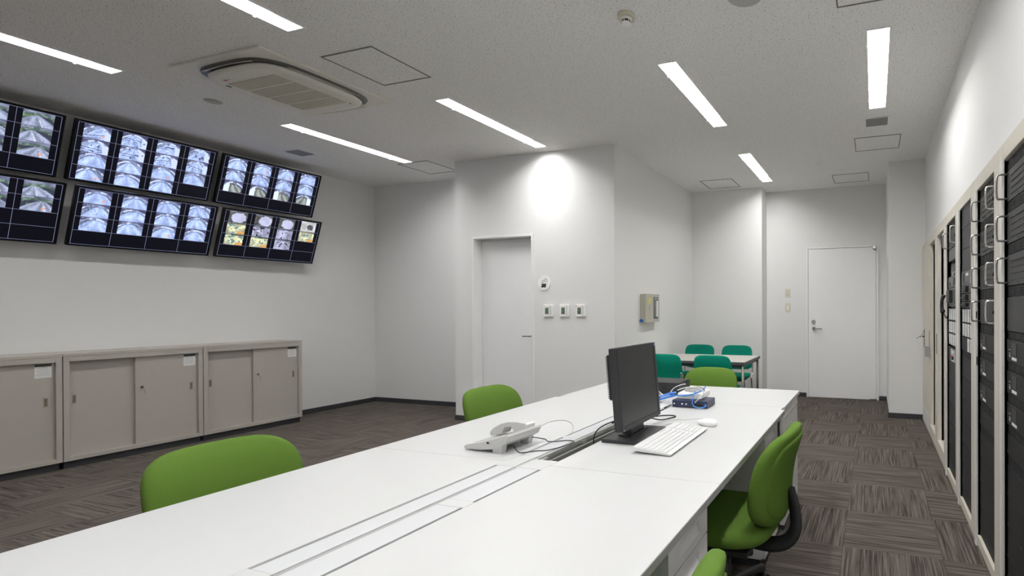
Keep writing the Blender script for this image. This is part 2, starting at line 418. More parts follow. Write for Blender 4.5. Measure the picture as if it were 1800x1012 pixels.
hatch(-.2, .25, 2.43, 2.878, 'ceiling hatch cut off by the top edge of the photo')
def vent(x0, x1, y0, y1, label):
    t = thing('air_vent', label, 'air vent', ((x0+x1)/2, (y0+y1)/2, CEIL), 0, 'small square ceiling vents')
    a, b = (x1-x0)/2, (y1-y0)/2
    MB().box(-a-.018, a+.018, -b-.018, b+.018, -.006, 0, TRIMW, bev=.002).build('vent_frame', None, t)
    g = MB(); n = 14
    g.box(-a, a, -b, b, -.008, -.006, VENTG)
    for k in range(n):
        y = -b + (k+.5)*2*b/n; g.box(-a, a, y-.003, y+.003, -.012, -.008, VENTG)
    g.build('vent_grille', None, t)
vent(-.07, .12, 4.65, 4.835, 'small grey square vent at the end of the strip light by the right wall')
vent(-6.06, -5.87, 3.705, 3.87, 'faint square vent in the ceiling above the wall screens')
def disc(name, label, cat, x, y, r, m, ring=None, h=.008):
    t = thing(name, label, cat, (x, y, CEIL)); g = MB()
    g.cyl((0, 0, 0), (0, 0, -h*.5), r+.012, r+.008, ring or TRIMW, 48).build('rim', None, t)
    g = MB().cyl((0, 0, -h*.5), (0, 0, -h), r, r-.003, m, 48)
    for q in range(1, 5):
        rr = r*q/5
        g.tube([(rr*math.cos(a*math.pi/12), rr*math.sin(a*math.pi/12), -h) for a in range(25)], .0012, m, 4)
    g.build('speaker_grille', None, t)
disc('ceiling_speaker', 'large round grey ceiling speaker cut by the top edge', 'speaker', -.672, 2.61, .10, SPKG)
disc('ceiling_speaker', 'small round fitting in the ceiling left of the air conditioner', 'speaker', -5.17, 2.645, .045, SPKG, PLASTG)
disc('sprinkler_cover', 'tiny round white cap in the ceiling near the back', 'sprinkler', -.656, 5.89, .035, PLASTW)
t = thing('smoke_detector', 'round white smoke detector hanging from the ceiling', 'smoke detector', (-1.375, 2.585, CEIL))
MB().cyl((0, 0, 0), (0, 0, -.022), .052, .05, SWITCH, 40).build('detector_base', None, t)
g = MB().cyl((0, 0, -.022), (0, 0, -.032), .034, .03, PLASTW, 32).cyl((0, 0, -.032), (0, 0, -.046), .024, .024, BLACK, 24)
for q in range(6):
    a = q*math.pi/3; g.box(-.002, .002, .0235, .0275, -.047, -.031, PLASTW, M=Matrix.Rotation(a, 4, 'Z'))
g.cyl((0, 0, -.046), (0, 0, -.056), .029, .022, PLASTW, 32)
g.build('detector_head', None, t)

# air conditioner: square cassette
def superloop(a, b, e, n=64, z=0, cx=0, cy=0):
    out = []
    for k in range(n):
        t_ = 2*math.pi*k/n; c_, s_ = math.cos(t_), math.sin(t_)
        out.append((cx + a*math.copysign(abs(c_)**e, c_), cy + b*math.copysign(abs(s_)**e, s_), z))
    return out
def loft(mb, loops, m, cap0=True, cap1=True):
    n = len(loops[0]); V = [mb.bm.verts.new(p_) for l in loops for p_ in l]; i = mb.mi(m)
    for a in range(len(loops)-1):
        for k in range(n):
            f = mb.bm.faces.new((V[a*n+k], V[a*n+(k+1) % n], V[(a+1)*n+(k+1) % n], V[(a+1)*n+k])); f.smooth = True; f.material_index = i
    if cap0: f = mb.bm.faces.new(V[:n]); f.material_index = i
    if cap1: f = mb.bm.faces.new(V[-n:]); f.material_index = i
    return mb
ac = thing('air_conditioner', 'square cassette air conditioner in the ceiling with a slotted centre grille', 'air conditioner', (-4.243, 2.627, CEIL))
f = MB(); o_ = .462
ring = [(-o_, -o_), (o_, -o_), (o_, o_), (-o_, o_)]
f.box(-o_, o_, -o_, o_, -.016, 0, ACM, bev=.004)
f.build('face_panel', None, ac)
g = MB(); loft(g, [superloop(.410, .410, .52, z=-.0165), superloop(.408, .408, .52, z=-.022), superloop(.36, .36, .5, z=-.0225)], ALUD, cap0=False)
g.build('air_slot', None, ac)
g = MB(); loft(g, [superloop(.355, .355, .5, z=-.020), superloop(.376, .376, .5, z=-.042), superloop(.370, .370, .5, z=-.054), superloop(.335, .335, .45, z=-.062)], ACM)
g.build('centre_panel', None, ac)
for q in range(4):
    l = MB(); Mq = Matrix.Rotation(q*math.pi/2, 4, 'Z'); pts = []
    n = 12; row = []
    for k in range(n+1):
        u = -1 + 2*k/n; bow = .018*(1-u*u)
        row.append([(u*.24, .372+bow, -.026), (u*.24, .396+bow*.5, -.040), (u*.24, .398+bow*.5, -.044), (u*.24, .370+bow, -.031)])
    V = [[l.bm.verts.new(Mq @ Vector(p_)) for p_ in r_] for r_ in row]
    for a in range(n):
        for k in range(4):
            fc = l.bm.faces.new((V[a][k], V[a][(k+1) % 4], V[a+1][(k+1) % 4], V[a+1][k])); fc.smooth = False
    for e_ in (V[0], V[-1]): l.bm.faces.new(e_)
    l.build('louvre', ACM, ac)
g = MB(); G_ = .245
g.box(-G_, G_, -G_, G_, -.064, -.061, ACG)
for k in range(30):
    x = -G_ + (k+.5)*2*G_/30; g.box(x-.0045, x+.0045, -G_, G_, -.068, -.064, ACM if False else ACG)
for y in (-G_/3*1.6, -.0, G_/3*1.6): g.box(-G_, G_, y-.005, y+.005, -.0695, -.064, ACM)
g.build('intake_grille', None, ac)
g = MB().cyl((-.20, -.285, -.062), (-.20, -.285, -.0635), .011, m=RED, n=20); g.box(-.183, -.150, -.289, -.281, -.0635, -.062, SPKG)
g.build('badge', None, ac)
g = MB().box(-.30, -.285, -.23, -.20, -.0645, -.061, BLACK).box(.24, .25, .27, .28, -.0645, -.061, BLACK); g.build('sensor', None, ac)

# ------------------------------------------------------------------ wall screens
def lerp(a, b, t_): return [a[i]*(1-t_)+b[i]*t_ for i in range(3)]
def hsh(a, b=0, c=0): return (math.sin(a*127.1+b*311.7+c*74.7)*43758.5453) % 1.0
def vnoise(x, y, s_):
    xi, yi = math.floor(x), math.floor(y); fx, fy = x-xi, y-yi; fx = fx*fx*(3-2*fx); fy = fy*fy*(3-2*fy)
    return (hsh(xi, yi, s_)*(1-fx)+hsh(xi+1, yi, s_)*fx)*(1-fy)+(hsh(xi, yi+1, s_)*(1-fx)+hsh(xi+1, yi+1, s_)*fx)*fy
def picture(u, v, s_, kind):
    """colour of a camera picture at u (left-right), v (bottom-top)."""
    h = [hsh(s_, k) for k in range(12)]
    n1, n2, n3 = vnoise(u*4, v*3, s_), vnoise(u*11, v*8, s_+5), vnoise(u*26, v*17, s_+9)
    if kind == 'dome':                             # pale ceiling dome, dark room corners
        d = math.hypot((u-.45-.2*h[1])*1.1, (v-.45)*.9)+.12*(n2-.5)
        if h[2] < .5: return [.05+.08*n2]*2+[.07+.08*n2] if d < .26 else [.30+.35*n1*x for x in (.9, .95, 1)]
        return [x*(.75+.25*n1) for x in (.50, .52, .72)] if d < .42 else [.10*n2+.03]*3
    if kind == 'room':
        if h[9] < .6:
            c = [.52*n1+.22, .55*n1+.20, .30*n1+.18]
            if n2 > .62: c = [.10, .22, .26]
            if abs(math.sin((u*3+v*5)*3+s_)) < .10: c = [.75, .62, .12]
            if v < .25 and u > .6: c = [.55, .30, .10]
        else:
            c = [.30*n1+.20*n2+.08, .31*n1+.2*n2+.08, .44*n1+.26*n2+.12]
            if math.hypot(u-.35, v-.5) < .12: c = [.5, .53, .72]
            if n2 > .75: c = [.04, .04, .06]
        return [x*.3 for x in c] if v > .85 else c
    cx_ = .30+.4*h[1]; w2 = ((u-.5)*2)**2
    arc = .84+.06*h[2] - (.26+.12*h[3])*w2         # fisheye horizon sinks at both sides
    if kind == 'street': arc = .66+.1*h[2] - .12*w2
    d = v-arc
    if d > 0:
        if kind == 'street':
            k_ = .35*max(0, n2-.45)+.10*n3
            c = [.04+k_*.7, .06+k_, .06+k_*.8]
            if d > .18: c = [.07+.16*n1, .08+.17*n1, .14+.22*n1]
            return c
        c = [.10+.20*n2, .12+.22*n2, .20+.34*n2] if d < .12 else [.04+.05*n2, .045+.05*n2, .09+.10*n2]
        if hsh(math.floor(u*9), s_) > .55 and d < .10: c = [.55, .62, .85]
        return c
    t_ = arc-v
    ang = math.atan2(u-cx_, t_+.05)
    st = .5+.5*math.sin(ang*(5+7*h[4])+s_+2*n1)
    lim = .85+.35*h[5]
    if abs(ang) > lim:                             # side walls with posts
        post = hsh(math.floor((u+.3*v)*16), 0, s_)
        c = [x*(.45+.55*post)*(.7+.4*n1) for x in (.34, .42, .66)]
        if kind == 'street': c = [.05+.12*n2, .08+.20*n2, .05+.08*n2] if n1 > .70 else [.04, .045, .07]
    else:
        k_ = .52+.30*st+.32*n1-.35*max(0, t_-.5)
        c = [x*k_*1.05 for x in (.44, .56, .98)]
        if kind == 'street': c = [x*(.28+.4*st+.25*n1) for x in (.46, .52, .74)]
        if kind == 'tunnel': c = [x*(.25+.45*st) for x in (.50, .56, .54)]
        if n3 > .80: c = [x*.55 for x in c]
    if kind == 'tunnel':
        side = (u < .28) if h[6] < .5 else (u > .74)
        if side: c = [.62, .70, .92]
        elif abs(math.hypot((u-.5)*1.0, (v-.25)*1.1)-.50) < .035: c = [.02, .02, .04]
    if kind == 'garage' and abs(v-(arc-.07-.10*h[7]*w2)) < .020: c = [x*.28 for x in c]
    if kind == 'garage' and abs(abs(ang)-lim) < .05: c = [x*.45 for x in c]
    if kind == 'beam':
        g_ = (v-.25-.5*h[8]) - (u-.5)*(.6*h[9]-.3)
        if abs(g_) < .022 or abs(g_+.16) < .012: c = [.03, .03, .06]
        if u > .80-.2*v*h[10]: c = [.50, .58, .84]
        if n2 > .84: c = [.08, .09, .16]
    if kind == 'street' and abs(ang-.4+.3*h[6]) < .03: c = [.62, .66, .74]
    if h[6] > .80 and math.hypot(u-.72, (v-.22)*.8) < .06: c = [.70, .30, .18]
    return c
SCR = bpy.data.materials.new('screen_picture'); SCR.use_nodes = True
_nt = SCR.node_tree; _b = _nt.nodes['Principled BSDF']; _a = _nt.nodes.new('ShaderNodeVertexColor'); _a.layer_name = 'Col'
_b.inputs['Base Color'].default_value = (.002, .002, .003, 1); _b.inputs['Roughness'].default_value = .3; _b.inputs['Specular IOR Level'].default_value = .12
_nt.links.new(_a.outputs['Color'], _b.inputs['Emission Color']); _b.inputs['Emission Strength'].default_value = 0.95
SW, SH = .938, .524
def wall_screen(y0, ztop, tilt_top_x, label, rows, kinds, seed, linecol=(.22, .25, .38)):
    """screen local frame: x along the wall (to the right as seen), z up in the panel, -y the front."""
    xt, zt = tilt_top_x, ztop; xb = xt-.17; zb = zt-math.sqrt(SH**2-.17**2)
    t = thing('wall_screen', label, 'screen', (0, 0, 0), 0, 'tilted screens of the video wall')
    # local axes: a along +y world, up vector, normal toward room
    up = Vector((xt-xb, 0, zt-zb)).normalized(); al = Vector((0, 1, 0)); nn = al.cross(up).normalized()
    Mx = Matrix(((al.x, up.x, nn.x, xb), (al.y, up.y, nn.y, y0), (al.z, up.z, nn.z, zb), (0, 0, 0, 1)))
    t.matrix_world = Mx
    # local: x = along, y = up, z = out of the screen
    b = MB(); e = .012
    b.box(0, SW, 0, e, -.03, .004, TVB, bev=.002).box(0, SW, SH-e, SH, -.03, .004, TVB, bev=.002).box(0, e, e, SH-e, -.03, .004, TVB, bev=.002).box(SW-e, SW, e, SH-e, -.03, .004, TVB, bev=.002)
    b.build('bezel', None, t)
    MB().box(.02, SW-.02, .02, SH-.02, -.055, -.022, TVB, bev=.006).box(.16, SW-.16, .09, SH-.09, -.085, -.055, TVB, bev=.008).build('rear_housing', None, t)
    # picture
    bm = bmesh.new(); lay = bm.verts.layers.float_color.new('Col'); z = .0005
    px0, px1, py0, py1 = e, SW-e, e, SH-e
    cw, chh = (px1-px0-.016)/4, (py1-py0-.012)/4
    def quad(x0, x1, y0_, y1_, zz, col):
        vs = [bm.verts.new((x, y, zz)) for x, y in ((x0, y0_), (x1, y0_), (x1, y1_), (x0, y1_))]
        for v_ in vs: v_[lay] = (*col, 1)
        bm.faces.new(vs)
    quad(px0, px1, py0, py1, -.001, (.003, .003, .006))
    ox, oy = px0+.008, py0+.006
    for k in range(5): quad(ox+k*cw-.0009, ox+k*cw+.0009, oy, oy+4*chh, z+.0002, linecol)
    for k in range(5): quad(ox, ox+4*cw, oy+k*chh-.0009, oy+k*chh+.0009, z, linecol)
    NU, NV = 44, 26
    for c_ in range(4):
        for r_ in range(rows[c_]):
            s_ = seed*31+c_*7+r_*3+1; kd = kinds[r_]
            x0 = ox+c_*cw+cw*.14; x1 = ox+c_*cw+cw*.84; y1_ = oy+(4-r_)*chh-.002; y0_ = y1_-chh+.004
            g_ = []
            for j in range(NV+1):
                rr = []
                for i in range(NU+1):
                    v_ = bm.verts.new((x0+(x1-x0)*i/NU, y0_+(y1_-y0_)*j/NV, z)); v_[lay] = (*picture(i/NU, j/NV, s_, kd), 1); rr.append(v_)
                g_.append(rr)
            for j in range(NV):
                for i in range(NU): bm.faces.new((g_[j][i], g_[j][i+1], g_[j+1][i+1], g_[j+1][i]))
            # caption marks along the top of the picture
            for q in range(7):
                if hsh(s_, q, 3) > .35: quad(x0+.008+q*.0075, x0+.013+q*.0075, y1_-.008, y1_-.0045, z+.0003, (.5, .52, .6))
    me = bpy.data.meshes.new('screen_panel'); bm.to_mesh(me); bm.free(); me.materials.append(SCR)
    o = bpy.data.objects.new('screen_panel', me); C.objects.link(o); o.parent = t
    # arm back to the wall
    k = MB(); inv = Mx.inverted()
    for yy in (.3, .64):
        a = Vector((yy, SH*.5, -.08)); wpt = Mx @ a; wpt.x = XL+.01; k.cyl(a, inv @ wpt, .022, m=BLACK, n=12)
        pl = inv @ Vector((XL+.008, wpt.y, wpt.z)); 
    k.build('wall_bracket', None, t)
    return t
ZT1, ZT2, XT = 2.905, 2.345, -6.395
T4, K1 = (4, 4, 4, 3), ('garage',)*4
wall_screen(1.383, ZT1, XT, 'upper wall screen at the far left, cut by the edge of the photo', (3, 3, 3, 3), ('street',)*4, 1)
wall_screen(1.383, ZT2, XT, 'lower wall screen at the far left with two rows of street pictures', (2, 2, 2, 2), ('street',)*4, 2)
wall_screen(2.372, ZT1, XT, 'upper middle wall screen, nearly filled with fifteen camera pictures', T4, ('beam', 'beam', 'garage', 'garage'), 3)
wall_screen(2.372, ZT2, XT, 'lower middle wall screen with three rows of pale garage pictures', (3, 3, 3, 3), K1, 4)
wall_screen(3.357, ZT1, XT, 'upper right wall screen with dark tunnel pictures in its lower rows', (3, 3, 3, 3), ('garage', 'garage', 'tunnel'), 5)
wall_screen(3.357, ZT2, XT, 'lower right wall screen with yellow and grey pictures of rooms', (3, 3, 3, 2), ('dome', 'room', 'room'), 6)

# ------------------------------------------------------------------ low cabinets on the left wall
def cabinet():
    t = thing('sliding_door_cabinet', 'x', 'cabinet', (0, 0, 0), 0, 'low sliding door cabinets')
    # local: x depth toward room (0 wall .. D front), y 0..W
    D, W, Z0, Z1 = .405, .875, .06, .94; s = .034
    b = MB(); b.box(.0, D-.09, .002, W-.002, Z0, Z1-.025, CABM)
    b.box(D-.09, D, .002, s, Z0, Z1-.025, CABM, bev=.0015).box(D-.09, D, W-s, W-.002, Z0, Z1-.025, CABM, bev=.0015)
    b.box(D-.09, D, s, W-s, Z0, Z0+.035, CABM, bev=.0015).box(D-.09, D, s, W-s, Z1-.065, Z1-.025, CABM, bev=.0015)
    b.build('cabinet_body', None, t)
    bx('cabinet_top', CABM, t, 0, D+.002, .0, W, Z1-.025, Z1, bev=.002)
    bx('plinth', BASEB, t, .03, D-.03, .01, W-.01, 0, Z0)
    mid = W*.5
    def door(y0, y1, xf, py, name, front):
        d = MB(); d.box(xf-.018, xf, y0, y1, Z0+.036, Z1-.066, CABM, bev=.0015)
        o = d.build(name, None, t)
        q = MB(); q.box(xf, xf+.002, py-.011, py+.011, .52, .60, CABIN).box(xf+.002, xf+.0035, py-.007, py+.007, .53, .59, DARK if False else mat('pull_recess', (.16, .145, .11), .5, noise=.02))
        tag(q.build('recessed_pull', None, o), 'small recessed finger pull'); return o
    door(s+.001, mid+.02, D-.045, s+.04, 'sliding_door', False)
    d = door(mid-.018, W-s-.001, D-.022, W-s-.045, 'sliding_door', True)
    k = MB(); ky = mid+.022; xf = D-.022
    k.cyl((xf, ky, .60), (xf+.006, ky, .60), .011, m=CHROME).box(xf+.006, xf+.020, ky-.0015, ky+.0015, .588, .612, CHROME)
    k.tube([(xf+.018, ky, .59), (xf+.02, ky+.012, .575), (xf+.016, ky+.016, .55), (xf+.012, ky+.006, .535)], .0012, CHROME, 6, 1)
    k.build('lock', None, d)
    l = MB(); y1 = W-s-.014; y0 = y1-.085
    l.box(xf, xf+.001, y0, y1, .758, .866, PAPER).box(xf+.001, xf+.0014, y0, y1, .848, .866, INK)
    for q in range(7):
        yy = y1-.006; l.box(xf+.001, xf+.0014, y0+.005+.01*(q % 3 == 2), yy-.018*hsh(q, 4), .776+q*.0105, .779+q*.0105, mat('label_print', (.45, .46, .48), .6, noise=.02))
    tag(l.build('label_sticker', None, d), 'white instruction sticker with a black header')
    return t
c0 = cabinet(); c0.location = (XL+.004, 1.380, 0); c0['label'] = 'low greige cabinet at the left edge of the photo, half in frame'
dup(c0, (XL+.004, 2.257, 0), 0, 'middle low greige cabinet, under the middle wall screens')
dup(c0, (XL+.004, 3.134, 0), 0, 'low greige cabinet farthest back, its side free beside bare wall')

# ------------------------------------------------------------------ small wall fittings
def on_wall_y(name, label, cat, x, z, group=None, y=YB): return thing(name, label, cat, (x, y, z), 0, group)
s_ = on_wall_y('door_sign', 'round white pictogram sign beside the partition door', 'sign', -3.441, 1.572)
MB().cyl((0, 0, 0), (0, -.008, 0), .08, .08, PLASTW, 56).build('sign_disc', None, s_)
g = MB(); y_ = -.0085
g.prism([(-.036, -.048), (.022, -.048), (.030, -.008), (-.026, -.008)], 'y', y_, y_-.001, INK)
g.tube([(-.024, y_, -.010), (-.024, y_, .022), (-.018, y_, .027), (.004, y_, .027), (.010, y_, .022)], .0018, INK, 6)
g.cyl((-.010, y_, .004), (-.010, y_-.001, .004), .0045, m=INK, n=14)
cl = []
for q in range(25):
    a = 2*math.pi*q/24; rr = .0165+.0035*math.cos(5*a); cl.append((.026+rr*1.15*math.cos(a), y_, .028+rr*math.sin(a)))
g.tube(cl, .0015, INK, 6)
g.build('pictogram', None, s_)
def thermostat(x, label, mark):
    t = on_wall_y('thermostat', label, 'thermostat', x, 1.27, 'wall controllers in a row')
    MB().box(-.058, .058, -.018, 0, -.066, .066, PLASTW, bev=.004).build('controller_case', None, t)
    MB().box(-.035, .008, -.0195, -.018, -.036, .034, LCD).build('display', None, t)
    g = MB().box(.018, .046, -.0195, -.018, -.05, .052, mat('panel_lid', (.74, .74, .75), .4, noise=.005)); g.build('button_lid', None, t)
    if mark == 'red': MB().cyl((-.05, -.018, .048), (-.05, -.020, .048), .006, m=RED).build('indicator', None, t)
    if mark == 'grey': MB().box(-.052, -.034, -.019, -.018, .045, .050, SPKG).build('marking', None, t)
thermostat(-3.386, 'wall controller nearest the door, left one of the three', 'grey')
thermostat(-3.181, 'middle wall controller of the three, without any mark on its corner', None)
thermostat(-2.982, 'wall controller with a red dot, right one of the three', 'red')
def switch(z, label, n):
    t = thing('light_switch', label, 'switch', (-1.213, YW, z), 0, 'cream wall plates by the back door')
    MB().box(-.037, .037, -.007, 0, -.062, .062, SWITCH, bev=.003).build('switch_plate', None, t)
    if n == 1: MB().cyl((0, -.007, -.018), (0, -.013, -.018), .013, m=SPKG, n=20).build('switch_knob', None, t)
    else: MB().box(-.012, .012, -.011, -.007, -.03, .03, PLASTW, bev=.002).cyl((0, -.011, .016), (0, -.0125, .016), .005, m=SPKG, n=12).build('rocker', None, t)
switch(1.503, 'cream wall plate with a grey knob, upper of two', 1)
switch(1.293, 'cream wall switch below the plate with a knob', 2)
al = thing('alarm_panel', 'beige alarm panel box with a column of white buttons', 'alarm panel', (XB1, 5.352, 1.295))
MB().box(0, .045, -.188, .188, -.162, .162, ALARM, bev=.003).build('panel_case', None, al)
MB().box(.046, .072, -.190, .192, -.166, .166, ALARM, bev=.003).build('panel_cover', None, al)
g = MB().box(.072, .0735, .02, .145, -.128, .130, mat('alarm_dark', (.10, .10, .11), .4, noise=.03)).box(.0735, .0740, .05, .12, .098, .120, VENTG)
g.build('display_field', None, al)
for q in range(10):
    z = .078-q*.0195; MB().box(.0735, .078, .092, .140, z-.0075, z+.0075, PLASTW, bev=.001).build('button', None, al)
g = MB()
for q in range(10): g.box(.0735, .0745, .045, .075, .078-q*.0195-.004, .078-q*.0195+.004, VENTG)
g.build('indicator_strip', None, al)
MB().box(.072, .0728, -.115, -.055, .055, .118, YELLOW).build('yellow_sticker', None, al)
MB().box(.072, .0728, -.10, -.08, -.04, .035, VENTG).build('name_strip', None, al)
g = MB().cyl((.022, -.19, -.145), (.022, -.212, -.145), .020, .018, BLUE, 24); tag(g.build('knob', None, al), 'round blue knob')

# ------------------------------------------------------------------ desks
DZ, TT = .72, .025
YD = (.33, 1.548, 2.765)
XD0, XD1, XF0, XF1, XM0, XM1 = -1.997, -.487, -1.340, -1.150, -1.262, -1.243
DLEG = mat('desk_leg', (.62, .62, .60), .42, noise=.01)
def desk(side, k, label):
    y0, y1 = YD[k], YD[k+1]
    x0, x1 = (XD0, XF0-.006) if side < 0 else (XF1+.005, XD1)
    xo = x0 if side < 0 else x1
    t = thing('desk', label, 'desk', ((x0+x1)/2, (y0+y1)/2, 0), 0, 'white office desks in the island')
    a, b = (x1-x0)/2, (y1-y0)/2
    m = MB(); m.box(-a, a, -b+.0008, b-.0008, DZ-TT, DZ, DESKT, bev=.0012)
    m.build('desktop', None, t)
    e = MB(); s2 = side; xe = a*side
    e.box(min(xe, xe+.0016*side), max(xe, xe+.0016*side), -b+.002, b-.002, DZ-TT+.001, DZ-.0015, DESKEDGE); e.build('edge_band', None, t)
    # apron beam and legs
    fx = .03
    bx('apron', DLEG, t, *(sorted((side*(a-.08), side*(a-.05)))), -b+.04, b-.05, DZ-TT-.018, DZ-TT)
    for yy in (-b+.005, b-.035):
        bx('leg_panel', DLEG, t, *sorted((side*(a-.06), -side*a)), yy, yy+.028, 0.012, DZ-TT, bev=.002)
    bx('modesty_panel', DLEG, t, *sorted((-side*(a-.015), -side*(a-.03))), -b+.034, b-.036, .18, DZ-TT)
    return t
desk(-1, 0, 'white desk on the left side of the island, nearest')
desk(-1, 1, 'white desk on the left side of the island, under the telephone')
desk(1, 0, 'white desk on the right side of the island, nearest')
desk(1, 1, 'white desk on the right side of the island, under the monitor and keyboard')
# end table across the island
t = thing('desk', 'white end desk closing the far end of the island, under the black box', 'desk', (-1.242, 3.102, 0), 0, 'white office desks in the island')
MB().box(-.742, .742, -.262, .338, DZ-TT, DZ, DESKT, bev=.0012).build('desktop', None, t)
for q in (-1, 1):
    bx('leg_panel', DESKM, t, *sorted((q*.738, q*.712)), -.258, .262, .03, DZ-TT-.002, bev=.002)
    bx('foot_strip', BASEB, t, *sorted((q*.735, q*.715)), -.25, .255, 0, .03)
    bx('side_rail', DLEG, t, *sorted((q*.7405, q*.739)), -.258, .262, DZ-TT-.045, DZ-TT-.036)
bx('modesty_panel', DESKM, t, -.71, .71, .0, .018, .2, DZ-TT)
g = MB().box(-.735, .735, -.336, -.264, DZ-TT, DZ-.0003, DESKT, bev=.0012); g.build('joint_strip', None, t)
# cable duct between the two rows
t = thing('cable_duct', 'long cable duct with white flaps running down the middle of the desk island', 'cable duct')
g = MB(); g.box(XF0, XM0, YD[0], YD[2]-.004, .60, .61, ALUD); g.box(XM1, XF1, YD[0], YD[2]-.004, .60, .61, ALUD)
g.box(XM0, XM1, YD[0], YD[2]-.004, .60, DZ-.006, ALU)
g.box(XF0-.004, XF0, YD[0], YD[2]-.004, .60, DZ-.026, ALUD).box(XF1, XF1+.004, YD[0], YD[2]-.004, .60, DZ-.026, ALUD)
g.box(XM1+.012, XM1+.022, YD[0], YD[2]-.004, .61, DZ-.022, ALU).box(XM1+.04, XM1+.048, YD[0], YD[2]-.004, .61, DZ-.03, ALU).box(XM1+.066, XM1+.07, YD[0], YD[2]-.004, .61, DZ-.024, ALU)
for yb in ((1.60, 1.66), (1.90, 1.925)): g.box(XM1, XM1+.012, *yb, DZ-.02, DZ-.008, ALU)
for y0, y1 in ((YD[0]+.05, .70), (.742, 1.50), (1.634, 1.905), (1.957, 2.70)): g.box(XF0-.004, XF0+.009, y0, y1, DZ-.012, DZ-.005, DESKE)
g.build('duct_channel', None, t)
g = MB().box(XM0+.0005, XM1-.0005, YD[0], 1.50, DZ-.010, DZ-.003, mat('rail_grey', (.36, .36, .355), .5, noise=.01)).box(XM0+.0005, XM1-.0005, 1.60, YD[2]-.004, DZ-.010, DZ-.003, mat('rail_grey', (.36, .36, .355), .5, noise=.01)); g.build('centre_rail', None, t)
def flap(x0, x1, y0, y1): MB().box(x0, x1, y0, y1, DZ-.008, DZ-.0002, FLAPW, bev=.001).build('duct_flap', None, t)
gp = .009
for y0, y1 in ((YD[0]+.05, .70), (.742, 1.50), (1.634, 1.905), (1.957, 2.70)): flap(XF0+gp, XM0, y0, y1)
for y0, y1 in ((YD[0]+.05, 1.148), (1.193, 1.499)): flap(XM1, XF1-gp*.6, y0, y1)
for y0, y1 in ((YD[0], YD[0]+.049), (.701, .741), (1.501, 1.633), (1.906, 1.956), (2.701, YD[2]-.003)):
    MB().box(XF0-.0055, XM0, y0, y1, DZ-.012, DZ-.0001, DESKT).build('bridge_plate', None, t)
for y0, y1 in ((YD[0], YD[0]+.049), (1.149, 1.192), (1.500, 1.600), (2.68, YD[2]-.003)):
    MB().box(XM1, XF1+.0045, y0, y1, DZ-.012, DZ-.0001, DESKT).build('bridge_plate', None, t)
g = MB().box(XM0+.002, XM1-.002, 1.50, 1.60, DZ-.006, DZ-.002, DESKE); g.build('centre_clip', None, t)
# pedestals with drawers
def pedestal(y0, y1, label, par=None):
    xf = -.520
    t = thing('drawer_pedestal', label, 'drawer unit', (xf, (y0+y1)/2, 0), 0, 'drawer pedestals under the right desks')
    w_ = (y1-y0)/2
    b = MB(); b.box(-.52, -.018, -w_, w_, .045, .672, DESKM, bev=.002); b.build('pedestal_body', None, t)
    bx('plinth', BASEB, t, -.50, -.03, -w_+.01, w_-.01, 0, .045)
    for z0, z1 in ((.577, .668), (.318, .571), (.052, .312)):
        d = MB(); zc = z1-.045 if z1-z0 > .1 else (z0+z1)/2
        # front built round a sloping recess for the fingers
        hy0, hy1 = -w_+.075, w_-.075; hz0, hz1 = zc-.020, zc+.020
        d.box(-.018, 0, -w_, hy0, z0, z1, DESKM).box(-.018, 0, hy1, w_, z0, z1, DESKM).box(-.018, 0, hy0, hy1, z0, hz0, DESKM).box(-.018, 0, hy0, hy1, hz1, z1, DESKM)
        d.prism([(-.018, hz0), (0, hz0), (-.016, hz1), (-.018, hz1)], 'y', hy0, hy1, DESKM)
        d.build('drawer', None, t)
pedestal(1.196, 1.512, 'white drawer pedestal under the near right desk, behind the nearest chair')
pedestal(2.392, 2.727, 'white drawer pedestal under the far right desk, behind the green chair')

# ------------------------------------------------------------------ desk top things
mo = thing('computer_monitor', 'black flat monitor standing on the right desk', 'monitor', (-1.037, 2.027, DZ))
MB().box(-.09, .09, -.15, .135, 0, .016, MONB, bev=.003).build('base', None, mo)
g = MB(); g.box(-.045, .02, -.085, .085, .016, .022, MONB, bev=.002)
g.prism([(-.035, .02), (.010, .02), (-.005, .13), (-.040, .13)], 'y', -.062, .062, MONB); g.build('stand_neck', None, mo)
tl = Matrix.Translation((.037, 0, .06)) @ Matrix.Rotation(R(-4.8), 4, 'Y')
b = MB(); W2, HH = .188, .353
b.box(-.042, -.004, -W2, W2, 0, HH, MONB, bev=.006, M=tl)
e = .017
b.box(-.004, 0, -W2, -W2+e, 0, HH, MONB, bev=.0015, M=tl).box(-.004, 0, W2-e, W2, 0, HH, MONB, bev=.0015, M=tl).box(-.004, 0, -W2+e, W2-e, 0, e+.004, MONB, bev=.0015, M=tl).box(-.004, 0, -W2+e, W2-e, HH-e, HH, MONB, bev=.0015, M=tl)
b.build('monitor_casing', None, mo)
MB().box(-.006, -.0025, -W2+e-.001, W2-e+.001, e+.003, HH-e+.001, MONS, M=tl).build('screen', None, mo)
g = MB(); g.box(-.072, -.042, -W2+.03, W2-.03, .13, .325, MONB, bev=.006, M=tl)
for q in range(24): g.box(-.074, -.05, -W2+.028, -W2+.032, .14+q*.0076, .143+q*.0076, BLACK, M=tl)
g.build('rear_housing', None, mo)
g = MB().box(0, .0006, W2-.016, W2-.003, HH-.018, HH-.002, BLUE, M=tl).box(.0006, .0009, W2-.0115, W2-.0075, HH-.014, HH-.006, PAPER, M=tl); tag(g.build('badge', None, mo), 'small blue corner badge')
MB().box(0, .0006, -W2+.006, -W2+.014, .004, .009, SPKG, M=tl).build('power_button', None, mo)

